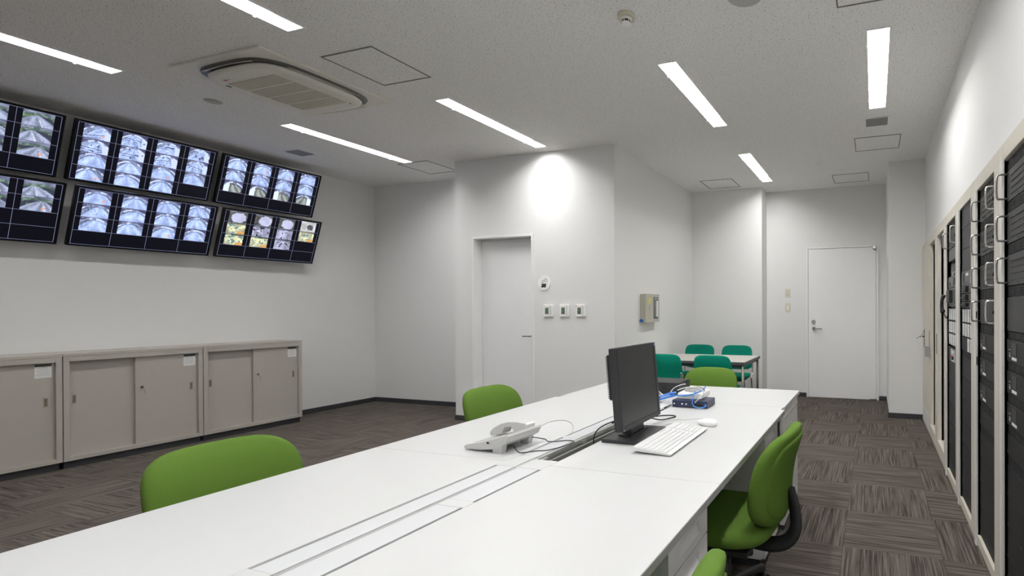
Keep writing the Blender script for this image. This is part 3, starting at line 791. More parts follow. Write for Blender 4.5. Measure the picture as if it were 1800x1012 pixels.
kb = thing('keyboard', 'white full size keyboard in front of the monitor', 'keyboard', (-.837, 1.992, DZ))
b = MB(); b.prism([(-.088, .012), (.078, .004), (.082, .010), (-.080, .027), (-.088, .026)], 'y', -.222, .222, KEYW)
b.box(-.085, -.07, -.20, -.17, 0, .014, PLASTG).box(-.085, -.07, .17, .20, 0, .014, PLASTG); b.box(.06, .075, -.2, -.18, 0, .006, PLASTG).box(.06, .075, .18, .2, 0, .006, PLASTG)
b.build('keyboard_case', None, kb)
g = MB(); sl = -.017/.162
def keyz(x): return .027 + (x+.080)*sl
tk = Matrix.Identity(4)
for r_ in range(6):
    x = -.058+r_*.0208 + (.004 if r_ else 0)
    n = 21
    for c_ in range(n):
        if c_ in (15,) : continue
        if r_ == 5 and 3 < c_ < 10: continue
        y = -.207 + c_*.0205; z = keyz(x)
        g.box(x-.0096, x+.0096, y-.0096, y+.0096, z-.002, z+.0032, KEYW, bev=.0012, seg=1)
x = -.058+5*.0208+.004; z = keyz(x); g.box(x-.0085, x+.0085, -.207+4*.0205-.0086, -.207+9*.0205+.0086, z-.002, z+.0032, KEYW, bev=.0012, seg=1)
tag(g.build('keys', None, kb), kind='stuff')
g = MB().box(-.078, -.0725, .02, .075, .0268, .0276, SPKG); g.build('maker_mark', None, kb)
ms = thing('computer_mouse', 'white computer mouse behind the keyboard', 'mouse', (-.788, 2.30, DZ), R(72))
def md(x, y, z):
    zz = max(z, -.012)+.012; k_ = 1 - .35*max(0, (x)/.055)**2
    return (x, y, zz*k_)
g = MB(); g.pad(.062, .112, .03, .8, .9, m=PLASTW, M=Matrix(((1, 0, 0, 0), (0, 0, 1, 0), (0, 1, 0, .014), (0, 0, 0, 1))), deform=lambda x, y, z: (x*(1-.12*(z/.056)**2), max(y, -.013)*(1.25-.35*(z/.056)), z))
g.build('mouse_body', None, ms)
MB().cyl((-.003, -.03, .0265), (.003, -.03, .0265), .006, m=PLASTG, n=14).build('scroll_wheel', None, ms)

def cable(name, label, pts, r, m, group=None, sm=3):
    return tag(MB().tube(pts, r, m, 8, sm).build(name, m), label, 'cable', group)
cable('mouse_cable', 'thin white cable from keyboard and mouse looping across the desk', [(-.80, 2.355, .725), (-.84, 2.43, .722), (-.90, 2.42, .7225), (-.93, 2.36, .722), (-.98, 2.38, .7225), (-1.02, 2.32, .722), (-1.06, 2.25, .722)], .0018, KEYW)
cable('keyboard_cable', 'thin white cable leaving the rear of the keyboard', [(-.927, 2.10, .735), (-.945, 2.19, .722), (-.93, 2.27, .722), (-.97, 2.29, .7225), (-1.0, 2.20, .722), (-1.08, 2.20, .722)], .0018, KEYW)
cable('monitor_cable', 'black cable making a flat loop behind the monitor', [(-1.10, 2.14, .80), (-1.04, 2.28, .73), (-1.02, 2.38, .7235), (-1.0, 2.43, .7235), (-1.05, 2.45, .7235), (-1.12, 2.40, .7235), (-1.16, 2.30, .7235)], .0032, BLACK)
cable('black_cable', 'black cable hooking from the monitor into the open duct', [(-1.10, 1.95, .80), (-1.14, 1.90, .785), (-1.165, 1.885, .755), (-1.175, 1.89, .715), (-1.18, 1.93, .66)], .0028, BLACK)

# telephone: user on the left side of the island, handset on the far side
ph = thing('telephone', 'pale grey desk telephone with its handset on, left desk', 'telephone', (-1.49, 1.71, DZ), R(-3))
prof = [(-.112, .008), (-.116, .016), (-.10, .024), (-.02, .040), (.075, .066), (.110, .080), (.114, .072), (.100, .046), (.062, .024), (.03, .016), (-.03, .008)]
MB().prism(prof, 'y', -.095, .095, PHONEW).build('phone_body', None, ph)
for yy in (-.088, .062): MB().prism([(.030, .0), (.070, .0), (.078, .036), (.026, .020)], 'y', yy, yy+.026, PHONEW).build('stand_foot', None, ph)
g = MB().prism([(-.09, .0268), (-.02, .0408), (-.02, .0395), (-.09, .0255)], 'y', -.07, .01, PLASTG); g.build('keypad_field', None, ph)
g = MB().prism([(.0, .0463), (.07, .0654), (.07, .064), (.0, .045)], 'y', -.08, .005, LCD if False else SPKG); g.build('display', None, ph)
g = MB().box(.005, .016, -.0965, -.094, .036, .044, BLACK).box(.02, .024, -.0965, -.094, .037, .043, PLASTG); g.build('side_port', None, ph)
hs = MB(); Y0, Y1 = .030, .082
prof = [(-.105, .028), (-.108, .044), (-.088, .064), (-.05, .084), (-.01, .094), (.04, .098), (.085, .096), (.094, .090), (.092, .076), (.022, .056), (.014, .080), (-.028, .075), (-.040, .042)]
hs.prism(prof, 'y', Y0, Y1, PHONEW)
bmesh.ops.bevel(hs.bm, geom=[e_ for e_ in hs.bm.edges if abs(e_.verts[0].co.y-e_.verts[1].co.y) < 1e-6], offset=.004, segments=2, profile=.5, affect='EDGES')
hs.build('handset', None, ph)
def on_desk(u_list): return [(x, y, z) for x, y, z in u_list]
PHI = (Matrix.Translation((-1.49, 1.71, DZ)) @ Matrix.Rotation(R(-3), 4, 'Z')).inverted()
def phone_cord(name, pts, r, m): o = MB().tube([PHI @ Vector(q) for q in pts], r, m, 8, 3).build(name, None, ph); return o
phone_cord('cord', [(-1.395, 1.655, .745), (-1.375, 1.65, .727), (-1.35, 1.64, .7225), (-1.31, 1.69, .7225), (-1.27, 1.70, .7225), (-1.235, 1.80, .7225), (-1.24, 1.86, .7225), (-1.29, 1.86, .7225), (-1.33, 1.82, .7225), (-1.36, 1.82, .7225), (-1.385, 1.85, .7225), (-1.40, 1.83, .73), (-1.41, 1.79, .745)], .002, BLACK)
phone_cord('line_cord', [(-1.378, 1.80, .79), (-1.40, 1.90, .79), (-1.39, 2.0, .775), (-1.36, 2.02, .75), (-1.325, 1.96, .7225), (-1.34, 1.93, .72)], .0018, PLASTG)

# network gear at the far end
ro = thing('router', 'dark navy network router on the desk behind the keyboard', 'router', (-1.022, 2.738, DZ))
MB().box(-.108, .108, -.072, .072, .003, .042, ROUTER, bev=.002).build('router_case', None, ro)
g = MB()
for q in range(4): g.box(.018+q*.0155, .030+q*.0155, -.0735, -.072, .012, .024, DARK)
for q in range(4): g.box(.020+q*.0155, .024+q*.0155, -.0738, -.072, .009, .011, YELLOW).box(.026+q*.0155, .029+q*.0155, -.0738, -.072, .009, .011, mat('led_green', (.1, .6, .1), .4, noise=.02))
g.build('port_row', None, ro)
g = MB(); g.cyl((-.095, -.072, .022), (-.095, -.076, .022), .004, m=PLASTW).cyl((-.045, -.072, .022), (-.045, -.076, .022), .0045, m=PLASTW).cyl((-.02, -.072, .022), (-.02, -.076, .022), .0045, m=PLASTW); g.build('sockets', None, ro)
wb = thing('white_modem', 'white modem box lying on the navy router', 'modem', (-1.04, 2.79, DZ+.042), R(2))
MB().box(-.075, .075, -.085, .085, 0, .036, PLASTW, bev=.006).build('modem_case', None, wb)
MB().box(-.055, -.02, -.0862, -.085, .018, .022, PLASTG).build('marking', None, wb)
cc = thing('cable_coil', 'coiled grey cable lying on top of the white modem', 'cable', (-1.035, 2.79, DZ+.079))
g = MB()
for k in range(4):
    pts = [((.062-.003*k)*math.cos(a*math.pi/12), (.055-.004*k)*math.sin(a*math.pi/12), .003+.0045*k+.002*math.sin(a*.9+k)) for a in range(25)]
    g.tube(pts, .0028, PLASTG, 6)
g.build('coil', None, cc)
bb = thing('black_box', 'black compact computer case at the far end of the island behind the monitor', 'computer', (-1.375, 3.14, DZ))
MB().box(-.135, .135, -.105, .105, .004, .08, BLACK, bev=.003).build('computer_case', None, bb)
g = MB().cyl((.03, -.105, .042), (.03, -.107, .042), .011, m=DARK, n=20).box(.027, .033, -.108, -.107, .037, .047, MONB); g.build('power_button', None, bb)
random.seed(11)
def loop_cable(name, label, c, r1_, r2_, z, turns, m, group, rad=.0028, tilt=0.0, ph0=0):
    pts = []
    n = int(turns*14)
    for k in range(n+1):
        a = ph0+2*math.pi*k/14; j = .9+.25*hsh(k, ph0)
        pts.append((c[0]+r1_*j*math.cos(a), c[1]+r2_*j*math.sin(a), max(DZ+.004, z+.012*math.sin(a*.7+ph0)+tilt*math.cos(a))))
    return cable(name, label, pts, rad, m, group, 1)
GC = 'loose network cables on the island'
cable('network_cable', 'bright blue network cable draped over the white modem', [(-1.33, 2.60, .726), (-1.26, 2.63, .74), (-1.18, 2.66, .775), (-1.12, 2.69, .783), (-1.05, 2.70, .785), (-.98, 2.70, .805), (-.955, 2.72, .825), (-.97, 2.80, .826)], .0035, CBLUE, GC)
cable('network_cable', 'blue network cable hanging in a loop over the router ports', [(-1.0, 2.70, .815), (-.995, 2.655, .79), (-1.0, 2.645, .755), (-.985, 2.64, .735), (-.96, 2.64, .727), (-.93, 2.645, .73), (-.915, 2.655, .742), (-.93, 2.665, .745)], .003, CBLUE, GC)
loop_cable('network_cable', 'tangled blue network cable left of the white modem', (-1.20, 2.74), .055, .07, .765, 2.6, CBLUE, GC, .0032, .018)
cable('network_cable', 'blue network cable running toward the monitor', [(-1.15, 2.70, .78), (-1.2, 2.66, .76), (-1.26, 2.55, .74), (-1.30, 2.45, .726), (-1.28, 2.38, .725)], .0032, CBLUE, GC)
cable('network_cable', 'white network cable arching up beside the black case', [(-1.33, 2.62, .725), (-1.33, 2.68, .78), (-1.29, 2.74, .81), (-1.24, 2.74, .79), (-1.18, 2.70, .755), (-1.15, 2.66, .75)], .0028, KEYW, GC)
cable('network_cable', 'white network cable looping over the right end of the modem', [(-1.12, 2.72, .81), (-1.05, 2.71, .835), (-.97, 2.72, .83), (-.945, 2.70, .80), (-.965, 2.66, .775), (-.985, 2.652, .755)], .0028, KEYW, GC)
cable('network_cable', 'second white network cable bowing behind the tangle', [(-1.22, 2.82, .75), (-1.20, 2.84, .80), (-1.14, 2.84, .825), (-1.10, 2.80, .835)], .0028, KEYW, GC)
cable('power_cable', 'black power cable running flat from the router toward the monitor', [(-1.13, 2.655, .735), (-1.16, 2.60, .724), (-1.20, 2.50, .7235), (-1.24, 2.38, .7235), (-1.26, 2.2, .7235)], .003, BLACK)
loop_cable('network_cable', 'tangled white network cable lying between the monitor and the router', (-1.26, 2.70), .05, .08, .745, 2.2, KEYW, GC, .0028, .012, 1.3)
pp = thing('paper_sheets', 'white paper sheets under the cables beside the router', 'paper', (-1.25, 2.60, DZ), R(14))
for q in range(3): MB().box(-.09, .09, -.06, .10, .001+.0025*q, .0018+.0025*q, PAPER, M=Matrix.Rotation(R(q*9-8), 4, 'Z')).build('sheet', None, pp)
ad = thing('power_adapter', 'beige adapter block among the cables', 'adapter', (-1.30, 2.78, DZ), R(20))
MB().box(-.05, .05, -.03, .03, 0, .032, SWITCH, bev=.004).build('adapter_case', None, ad)

# ------------------------------------------------------------------ green office chairs
def green_chair():
    """faces -y in its own frame; origin on the floor below the seat centre."""
    t = thing('office_chair', 'x', 'chair', (0, 0, 0), 0, 'green swivel chairs round the desk island')
    def bend(x, y, z):
        v = z/.20                                       # -1 bottom .. 1 top
        wid = 1.0 - .20*max(0, -v)**2.2 - .03*max(0, v)**3
        y2 = y*(1-.15*v) - .80*x*x + .040*(v+.35)**2 + .008*v
        return (x*wid, y2 + .0, z)
    Mb = Matrix.Translation((0, .215, .632))
    MB().pad(.450, .372, .085, .50, .62, bend, GREEN, 56, 16, Mb).build('backrest', None, t)
    Mb2 = Matrix.Translation((0, .215+.0235, .629))
    tag(MB().pad(.385, .315, .050, .52, .5, bend, GREEND, 52, 12, Mb2).build('back_shell', None, t), 'darker green rear cover')
    def sb(x, y, z):      # local z -> depth (y world), y -> height
        v = z/.23
        return (x*(1-.05*v*v), y*(1) - .022*max(0, -v)**3 + .35*x*x*.6 + .012*max(0, v)**2, z)
    Ms = Matrix(((1, 0, 0, 0), (0, 0, 1, -.02), (0, 1, 0, .405), (0, 0, 0, 1)))
    MB().pad(.475, .465, .088, .5, .6, sb, GREEN, 48, 14, Ms).build('seat', None, t)
    MB().box(-.18, .18, -.17, .14, .340, .368, BLACK, bev=.008).build('seat_pan', None, t)
    g = MB(); g.tube([(0, .08, .335), (0, .19, .328), (0, .255, .35), (0, .288, .40), (0, .290, .46), (0, .278, .52), (0, .262, .57)], .019, BLACK, 12, 2, flat=1.7)
    g.build('back_bar', None, t)
    g = MB().cyl((0, -.02, .10), (0, -.02, .25), .026, m=BLACK).cyl((0, -.02, .25), (0, -.02, .345), .018, m=STEEL).cyl((0, -.02, .09), (0, -.02, .24), .034, .028, BLACK); g.build('gas_column', None, t)
    g = MB().cyl((.05, .10, .345), (.05, .10, .30), .022, .024, BLACK).cyl((.16, .0, .34), (.25, .0, .335), .006, m=BLACK); g.build('tilt_lever', None, t)
    for q in range(5):
        a = R(90+72*q); c_, s2 = math.cos(a), math.sin(a)
        g = MB().tube([(c_*.02, -.02+s2*.02, .115), (c_*.15, -.02+s2*.15, .105), (c_*.285, -.02+s2*.285, .078)], .019, BLACK, 10, 1); lg = g.build('base_arm', None, t)
        k = MB().cyl((c_*.285-s2*.024, -.02+s2*.285+c_*.024, .027), (c_*.285-s2*.006, -.02+s2*.285+c_*.006, .027), .027, m=BLACK, n=18).cyl((c_*.285+s2*.006, -.02+s2*.285-c_*.006, .027), (c_*.285+s2*.024, -.02+s2*.285-c_*.024, .027), .027, m=BLACK, n=18).cyl((c_*.285, -.02+s2*.285, .03), (c_*.285, -.02+s2*.285, .078), .008, m=BLACK, n=10)
        k.build('caster', None, lg)
    return t
# rotation rz: the chair faces (sin rz, -cos rz)
ch = green_chair(); ch.location = (-2.02, 1.175, 0); ch.rotation_euler = (0, 0, R(90)); ch['label'] = 'green office chair at the near left desk, only its backrest showing'
dup(ch, (-2.02, 2.47, 0), R(90), 'green office chair on the left side of the island, in front of the partition wall')
dup(ch, (-1.245, 3.50, 0), R(0), 'green office chair at the far end of the island before the meeting table')
dup(ch, (-.592, 2.0, 0), R(-94), 'green office chair on the right of the island, seen from behind with seat visible')
dup(ch, (-.578, .83, 0), R(-95), 'green chair top poking into the bottom edge of the photo')

# ------------------------------------------------------------------ meeting table and teal chairs
t = thing('meeting_table', 'grey topped meeting table with dark edge in the alcove', 'table', (-1.955, 5.585, 0))
a, b = .60, .38
MB().box(-a+.003, a-.003, -b+.003, b-.003, .675, .70, TABLET).build('tabletop', None, t)
g = MB()
for x0, x1, y0, y1 in ((-a-.002, a+.002, -b-.002, -b+.003), (-a-.002, a+.002, b-.003, b+.002), (-a-.002, -a+.003, -b+.003, b-.003), (a-.003, a+.002, -b+.003, b-.003)): g.box(x0, x1, y0, y1, .668, .6985, TABLEE)
g.build('edge_band', None, t)
g = MB(); i = .035
g.box(-a+i, a-i, -b+i, -b+i+.02, .635, .675, TABLEE).box(-a+i, a-i, b-i-.02, b-i, .635, .675, TABLEE).box(-a+i, -a+i+.02, -b+i, b-i, .635, .675, TABLEE).box(a-i-.02, a-i, -b+i, b-i, .635, .675, TABLEE)
g.build('apron', None, t)
for sx in (-1, 1):
    for sy in (-1, 1):
        lg = MB().cyl((sx*(a-.025), sy*(b-.025), .008), (sx*(a-.025), sy*(b-.025), .672), .0145, m=TABLEL, n=18).build('leg', None, t)
        MB().cyl((sx*(a-.025), sy*(b-.025), 0), (sx*(a-.025), sy*(b-.025), .01), .018, m=BLACK, n=18).build('foot_cap', None, lg)
def teal_chair():
    t = thing('stacking_chair', 'x', 'chair', (0, 0, 0), 0, 'teal chairs round the meeting table')
    def bd(x, y, z):
        v = z/.155; return (x*(1-.03*v), y - .45*x*x + .03*(v+1)*.5 + .012*math.sin(v*2.5), z)
    MB().pad(.425, .315, .034, .42, .55, bd, TEAL, 44, 12, Matrix.Translation((0, .195, .638))).build('backrest', None, t)
    Ms = Matrix(((1, 0, 0, 0), (0, 0, 1, -.02), (0, 1, 0, .42), (0, 0, 0, 1)))
    MB().pad(.44, .43, .05, .45, .55, lambda x, y, z: (x, y-.02*max(0, -z/.2)**2+.15*x*x, z), TEAL, 40, 12, Ms).build('seat', None, t)
    MB().box(-.19, .19, -.2, .17, .375, .397, BLACK, bev=.006).build('seat_pan', None, t)
    for sx in (-1, 1):
        f_ = MB().tube([(sx*.215, -.20, .012), (sx*.212, -.18, .35), (sx*.21, -.16, .388), (sx*.21, .12, .388), (sx*.212, .15, .37), (sx*.215, .22, .012)], .0105, CHROME, 12, 2)
        lg = f_.build('side_frame', None, t)
        MB().tube([(sx*.214, .08, .388), (sx*.214, .17, .40), (sx*.216, .20, .46), (sx*.212, .222, .60)], .0105, CHROME, 12, 2).build('back_post', None, t)
        MB().box(sx*.212-.012, sx*.212+.012, .185, .215, .50, .575, mat('chair_clip', (.36, .33, .33), .45, noise=.02), bev=.004).build('clip', None, t)
        for yy in (-.20, .22): MB().cyl((sx*.215, yy, 0), (sx*.215, yy, .02), .013, m=BLACK, n=14).build('foot_cap', None, lg)
    MB().tube([(-.21, .1, .382), (.21, .1, .382)], .008, CHROME, 10).build('cross_bar', None, t)
    return t
tc = teal_chair(); tc.location = (-2.205, 4.83, 0); tc.rotation_euler = (0, 0, R(180)); tc['label'] = 'teal chair next to the black monitor, near side of the meeting table'
tc.location = (-2.205, 5.175, 0)
dup(tc, (-1.645, 5.175, 0), R(180), 'teal chair directly behind the green chair, near side of the meeting table')
dup(tc, (-2.275, 6.12, 0), R(0), 'teal chair on the far side of the meeting table, left one')
dup(tc, (-1.750, 6.12, 0), R(0), 'teal chair on the far side of the meeting table, right one')

# ------------------------------------------------------------------ equipment racks along the right wall
XRK = .53
def rack_frame(y0, y1, label, top=1.925, bot=.069, deep=.045, side=.088, cat='equipment rack', inner=IVORYL, post=True):
    t = thing('equipment_rack', label, cat, (XRK, y0, 0), 0, 'equipment racks in a row')
    W = y1-y0; g = MB(); D = .62
    g.box(0, .035, .001, side, .012, 2.0, IVORY, bev=.003).box(0, .035, W-side, W-.001, .012, 2.0, IVORY, bev=.003)
    if post: g.box(-.008, .034, W-side, W-side+.040, .004, top, IVORYL, bev=.003)
    g.box(0, .035, side, W-side, top, 2.0, IVORY, bev=.002).box(0, .035, side, W-side, .012, bot, IVORY, bev=.002)
    g.box(.035, D, .001, .03, .012, 1.998, IVORY).box(.035, D, W-.03, W-.001, .012, 1.998, IVORY).box(.035, D, .03, W-.03, top+.02, 1.998, IVORY)
    g.build('rack_frame', None, t)
    j = MB(); j.box(.036, deep+.03, side-.012, side, bot, top, inner).box(.036, deep+.03, W-side, W-side+.012, bot, top, inner); j.build('mounting_rail', None, t)
    bx('rack_base', BASEB, t, .02, D, .01, W-.01, 0, .012)
    return t, side, W-side
def U(z): return z
def u_handle(par, y, z0, z1, out=.045, m=CHROME, x0=.014):
    h = MB(); r_ = .0048
    h.tube([(x0, y, z0), (x0-out+.008, y, z0), (x0-out, y, z0+.008), (x0-out, y, z1-.008), (x0-out+.008, y, z1), (x0, y, z1)], r_, m, 10, 1)
    tag(h.build('handle', None, par), 'chrome bow handle')
def amp(t, a, b, z0, z1, hnd=(1, 1), ribs=True):
    xp = .014; g = MB(); g.box(xp, xp+.01, a+.002, b-.002, z0+.002, z1-.002, RACKP2, bev=.001)
    if ribs:
        for q in range(4):
            zc = z0+.028+q*.026; g.box(xp-.003, xp, a+.06, b-.06, zc-.004, zc+.004, RACKP2)
    for q in range(4): g.cyl((xp, a+.02+(b-a-.04)*q/3, z0+.012), (xp-.002, a+.02+(b-a-.04)*q/3, z0+.012), .0035, m=BLACK, n=8)
    o = g.build('amplifier', None, t)
    if hnd[0]: u_handle(o, a+.018, z0+.014, z1-.014)
    if hnd[1]: u_handle(o, b-.018, z0+.014, z1-.014)
    g = MB().box(xp-.006, xp, a+.03, a+.055, (z0+z1)/2-.03, (z0+z1)/2+.03, BLACK, bev=.002); g.cyl((xp-.006, a+.042, (z0+z1)/2+.0), (xp-.014, a+.042, (z0+z1)/2), .009, m=BLACK, n=14); g.build('socket', None, o)
def vent_strip(t, a, b, z0, z1):
    xp = .016; g = MB(); g.box(xp, xp+.008, a+.002, b-.002, z0+.001, z1-.001, RACKK)
    n = 5
    for q in range(n+1): yy = a+.02+(b-a-.04)*q/n; g.box(xp-.002, xp, yy-.002, yy+.002, z0+.006, z1-.006, RACKP)
    for q in range(4): zz = z0+.009+q*(z1-z0-.018)/3; g.box(xp-.0015, xp, a+.02, b-.02, zz-.0015, zz+.0015, RACKP)
    g.build('vent_panel', None, t)
def blank(t, a, b, z0, z1, m=RACKP):
    xp = .014; g = MB(); g.box(xp, xp+.008, a+.002, b-.002, z0+.001, z1-.001, m, bev=.001)
    for yy in (a+.01, b-.01): g.cyl((xp, yy, z0+.012), (xp-.002, yy, z0+.012), .004, m=STEEL, n=8)
    g.build('blank_panel', None, t)
def label_unit(t, a, b, z0, z1):
    xp = .012; g = MB(); g.box(xp, xp+.01, a+.002, b-.002, z0+.001, z1-.001, RACKP, bev=.001); o = g.build('power_unit', None, t)
    # far side (b) is at the left in the photo
    MB().box(xp-.002, xp, b-.155, b-.085, z0+.030, z1-.012, RACKP2).build('display', None, o)
    MB().box(xp-.0015, xp, b-.155, b-.085, z0+.012, z0+.024, PAPER).build('label_strip', None, o)
    g = MB()
    for q in range(3): g.box(xp-.001, xp, b-.062, b-.042+.004*q, z0+.02+q*.015, z0+.023+q*.015, SPKG)
    g.box(xp-.0012, xp, b-.058, b-.040, z0+.026, z0+.030, PAPER); g.build('markings', None, o)
def buttons(t, a, b, z0, z1, cols, colset=None):
    xp = .012; g = MB(); g.box(xp, xp+.01, a+.002, b-.002, z0+.001, z1-.001, RACKP, bev=.001); o = g.build('button_panel', None, t)
    n = 4; cw_ = (b-a-.05)/n
    for c_ in range(n):
        if colset and c_ not in colset: continue
        y0 = b-.03-(c_+1)*cw_; k = MB()
        k.box(xp-.002, xp, y0+.010, y0+cw_-.018, z0+.005, z1-.005, PAPER)
        for q in range(6):
            zz = z0+.008+q*(z1-z0-.016)/5; k.box(xp-.005, xp-.002, y0+.022, y0+cw_-.03, zz-.0035, zz+.0035, KEYW); k.box(xp-.004, xp, y0+cw_-.017, y0+cw_-.009, zz-.003, zz+.003, BLACK)
        k.build('button_column', None, o)
# A: nearest rack in the picture
rows_amp = [(1.875, 1.742), (1.697, 1.564), (1.519, 1.386), (1.341, 1.208)]
def fill_common(t, a, b, n_amp):
    vent_strip(t, a, b, 1.875, 1.922)
    z = 1.875
    for k in range(n_amp):
        amp(t, a, b, z-.133, z); vent_strip(t, a, b, z-.178, z-.133); z -= .178
    return z
def lower_units(t, a, b, z=1.163):
    for k in range(3):
        label_unit(t, a, b, z-.095, z); vent_strip(t, a, b, z-.134, z-.095); z -= .134
    for h_ in (.09, .045, .133, .133, .133, .089, .069):
        (vent_strip if h_ == .045 else blank)(t, a, b, max(.071, z-h_), z); z -= h_
        if z < .1: break
t, a, b = rack_frame(1.80, 2.465, 'ivory equipment rack at the right edge of the photo')
z = fill_common(t, a, b, 3); blank(t, a, b, z-.144, z, RACKP2); vent_strip(t, a, b, 1.163, z-.144); lower_units(t, a, b)
t, a, b = rack_frame(2.467, 3.037, 'ivory equipment rack with four stacked amplifiers with bow handles at both sides')
z = fill_common(t, a, b, 4); lower_units(t, a, b)
g = MB().box(-.004, .001, b-.004, b+.012, .985+.0, 1.03, BLACK).box(-.006, .001, b+.0, b+.01, 1.235, 1.275, BLACK); g.build('door_catch', None, t)
# further copies towards the viewpoint, only partly caught by the frame, carry on the row
# C
t, a, b = rack_frame(3.039, 3.605, 'ivory equipment rack with plain panels on top and a full block of white buttons')
blank(t, a, b, 1.795, 1.922, RACKP2); blank(t, a, b, 1.66, 1.795, RACKP2); blank(t, a, b, 1.523, 1.66, RACKP2)
xp = .010; g = MB().box(xp, xp+.012, a+.002, b-.002, 1.434, 1.522, RACKU, bev=.001); o = g.build('tuner_unit', None, t)
g = MB().box(xp-.002, xp, b-.11, b-.075, 1.455, 1.505, RACKP).box(xp-.0015, xp, b-.25, b-.17, 1.488, 1.505, PAPER).box(xp-.0015, xp, b-.23, b-.15, 1.447, 1.452, BLACK); g.build('display', None, o)
g = MB()
for q in range(6): g.cyl((xp, b-.07-q*.014, 1.443), (xp-.003, b-.07-q*.014, 1.443), .003, m=YELLOW if q < 2 else BLACK, n=8)
g.build('indicator_row', None, o)
for k, zz in enumerate((1.382, 1.332, 1.292)):
    z1 = (1.432, 1.380, 1.330)[k]; g = MB().box(xp, xp+.012, a+.002, b-.002, zz+.001, z1-.001, RACKU, bev=.001); o = g.build('switcher_unit', None, t)
    g = MB().box(xp-.02, xp, b-.26, b-.16, zz+.008, z1-.008, RACKP, bev=.002).box(xp-.012, xp, b-.16, b-.02, (zz+z1)/2-.003, (zz+z1)/2+.003, BLACK); g.build('lever_block', None, o)
buttons(t, a, b, 1.200, 1.288, 4); buttons(t, a, b, 1.112, 1.198, 4); buttons(t, a, b, 1.022, 1.110, 4, (2, 3)); vent_strip(t, a, b, .985, 1.020)
for z0, z1 in ((.851, .985), (.71, .849), (.567, .708), (.432, .565), (.297, .430), (.162, .295), (.071, .160)): blank(t, a, b, z0, z1)
# D
t, a, b = rack_frame(3.607, 4.200, 'ivory equipment rack with a black handset hanging at its edge')
amp(t, a, b, 1.728, 1.87, ribs=False); vent_strip(t, a, b, 1.872, 1.922); blank(t, a, b, 1.637, 1.726, RACKU)
g = MB().box(.12, .13, a, b, 1.53, 1.637, DARK).box(.03, .13, a, b, 1.630, 1.636, DARK).box(.03, .13, a, b, 1.524, 1.527, RACKP); g.build('open_bay', None, t)
g = MB().tube([(.05, b-.08, 1.529), (.03, b-.10, 1.545), (.035, b-.16, 1.556), (.05, b-.20, 1.545), (.03, b-.25, 1.56), (.04, b-.29, 1.575), (.05, b-.32, 1.555), (.06, b-.36, 1.533)], .005, KEYW, 8, 2); tag(g.build('cable', None, t), 'white cable bundle lying in the open bay')
g = MB().box(.010, .022, a+.002, b-.002, 1.438, 1.521, RACKU, bev=.001).box(.006, .010, b-.12, b-.08, 1.455, 1.475, BLACK).box(.0085, .010, a+.05, a+.14, 1.455, 1.505, RACKP); g.build('tuner_unit', None, t)
g = MB().box(.010, .022, a+.002, b-.002, 1.302, 1.436, RACKU, bev=.001).box(-.016, .010, b-.22, b-.09, 1.33, 1.42, BLACK, bev=.003).box(.008, .010, a+.03, a+.15, 1.32, 1.42, RACKP2); g.build('intercom_unit', None, t)
g = MB().tube([(-.015, b+.03, 1.385), (-.030, b+.03, 1.36), (-.034, b+.035, 1.30), (-.022, b+.035, 1.255)], [.017, .017, .013, .012, .012, .013, .019, .019], BLACK, 12, 1)
g.tube([(-.012, b+.03, 1.385), (.01, b-.04, 1.38), (.02, b-.1, 1.37)], .006, BLACK, 8, 1)
tag(g.build('handset', None, t), 'black telephone handset')
g = MB(); pts = []
for k in range(60):
    u_ = k/59; yy = b+.035-.12*u_; zz = 1.25-.05*math.sin(math.pi*u_)+.09*u_*u_; a2 = k*1.7; pts.append((-.014+.006*math.cos(a2)+.03*u_, yy, zz+.006*math.sin(a2)))
g.tube(pts, .0025, BLACK, 6); tag(g.build('cord', None, t), 'curly black handset cord')
buttons(t, a, b, 1.200, 1.288, 4); buttons(t, a, b, 1.108, 1.196, 4); buttons(t, a, b, 1.018, 1.104, 4)
g = MB().box(.010, .022, a+.002, b-.002, .893, 1.002, RACKP, bev=.001); o = g.build('emergency_panel', None, t)
g = MB().box(.006, .010, a+.08, a+.27, .905, .992, PLASTG, bev=.001).box(.0045, .006, a+.13, a+.22, .965, .98, PAPER).cyl((.006, a+.135, .935), (-.008, a+.135, .935), .013, m=BLACK, n=16).cyl((.006, a+.19, .94), (-.004, a+.19, .94), .012, m=RED, n=16); g.build('control_plate', None, o)
for z0, z1 in ((.73, .891), (.585, .728), (.437, .583), (.26, .435), (.155, .258), (.071, .153)): blank(t, a, b, z0, z1)
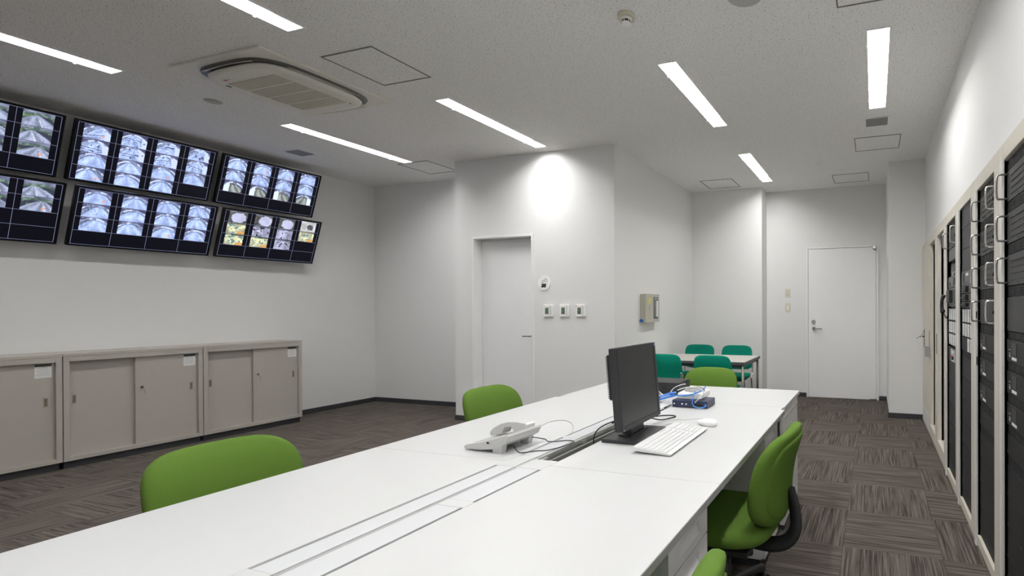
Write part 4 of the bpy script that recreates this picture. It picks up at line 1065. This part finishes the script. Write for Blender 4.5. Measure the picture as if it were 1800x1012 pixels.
# E and F: deep framed recesses
def recessed(y0, y1, label, kind):
    t, a, b = rack_frame(y0, y1, label, 1.918, .125, deep=.09, side=.088, inner=IVORY, post=False)
    g = MB(); g.box(.036, .10, a-.01, a, .125, 1.918, IVORY).box(.036, .10, b, b+.01, .125, 1.918, IVORY).box(.036, .10, a, b, .113, .125, IVORY).box(.036, .10, a, b, 1.918, 1.93, IVORY)
    g.build('recess_lining', None, t)
    if kind == 'E':
        g = MB().box(.10, .11, a, b, 1.72, 1.918, PLASTG).box(.10, .11, a, b, .125, 1.60, IVORYL).box(.10, .11, a, b, 1.60, 1.72, IVORYL); g.build('door_panel', None, t)
        g = MB().box(.092, .10, a+.02, b-.02, 1.20, 1.60, BLACK, bev=.003).box(.086, .092, a+.06, b-.06, 1.24, 1.56, PLASTG, bev=.002); g.build('gauge_window', None, t)
        g = MB().box(.094, .10, a+.05, b-.05, .98, 1.13, VENTG, bev=.002); g.build('slot_window', None, t)
    else:
        g = MB().box(.10, .11, a, b, .125, 1.918, IVORYL); g.build('door_panel', None, t)
        g = MB().box(.085, .10, a+.04, b-.04, 1.45, 1.80, SPKG, bev=.003).box(.085, .10, a+.1, b-.1, 1.08, 1.20, SPKG, bev=.003); g.build('instrument', None, t)
    g = MB().box(-.003, 0, b+.030, b+.046, .88, 1.06, BLACK, bev=.001); g.build('flush_handle', None, t)
    return t, a, b
recessed(4.202, 4.80, 'ivory rack with a deep recess holding a black framed window', 'E')
t, a, b = recessed(4.802, 5.398, 'ivory rack with a deep recess and a grey lock box, beside the flat cabinet door', 'F')
MB().box(-.045, 0, b-.02, b+.06, .80, .90, VENTG, bev=.004).build('lock_box', None, t)
g = thing('equipment_cabinet', 'flat ivory cabinet door with a T handle next to the wall column', 'cabinet', (XRK, 5.40, 0))
MB().box(.012, .62, .001, .698, .0, 2.0, IVORY, bev=.002).build('cabinet_body', None, g)
MB().box(0, .012, .006, .692, .20, 1.985, IVORYL if False else IVORY, bev=.002).build('cabinet_door', None, g)
MB().box(0, .012, .006, .692, .012, .194, IVORYL, bev=.002).build('kick_panel', None, g)
h = MB().box(-.004, 0, .46, .50, .85, 1.05, BLACK, bev=.001).cyl((-.004, .48, .97), (-.055, .48, .97), .008, m=CHROME, n=14).tube([(-.05, .48, .985), (-.058, .48, .97), (-.075, .48, .955), (-.09, .48, .95)], .009, CHROME, 10, 1).tube([(-.03, .48, .97), (-.012, .48, 1.03)], .004, CHROME, 8)
tag(h.build('handle', None, g), 'chrome T handle on a black backplate')
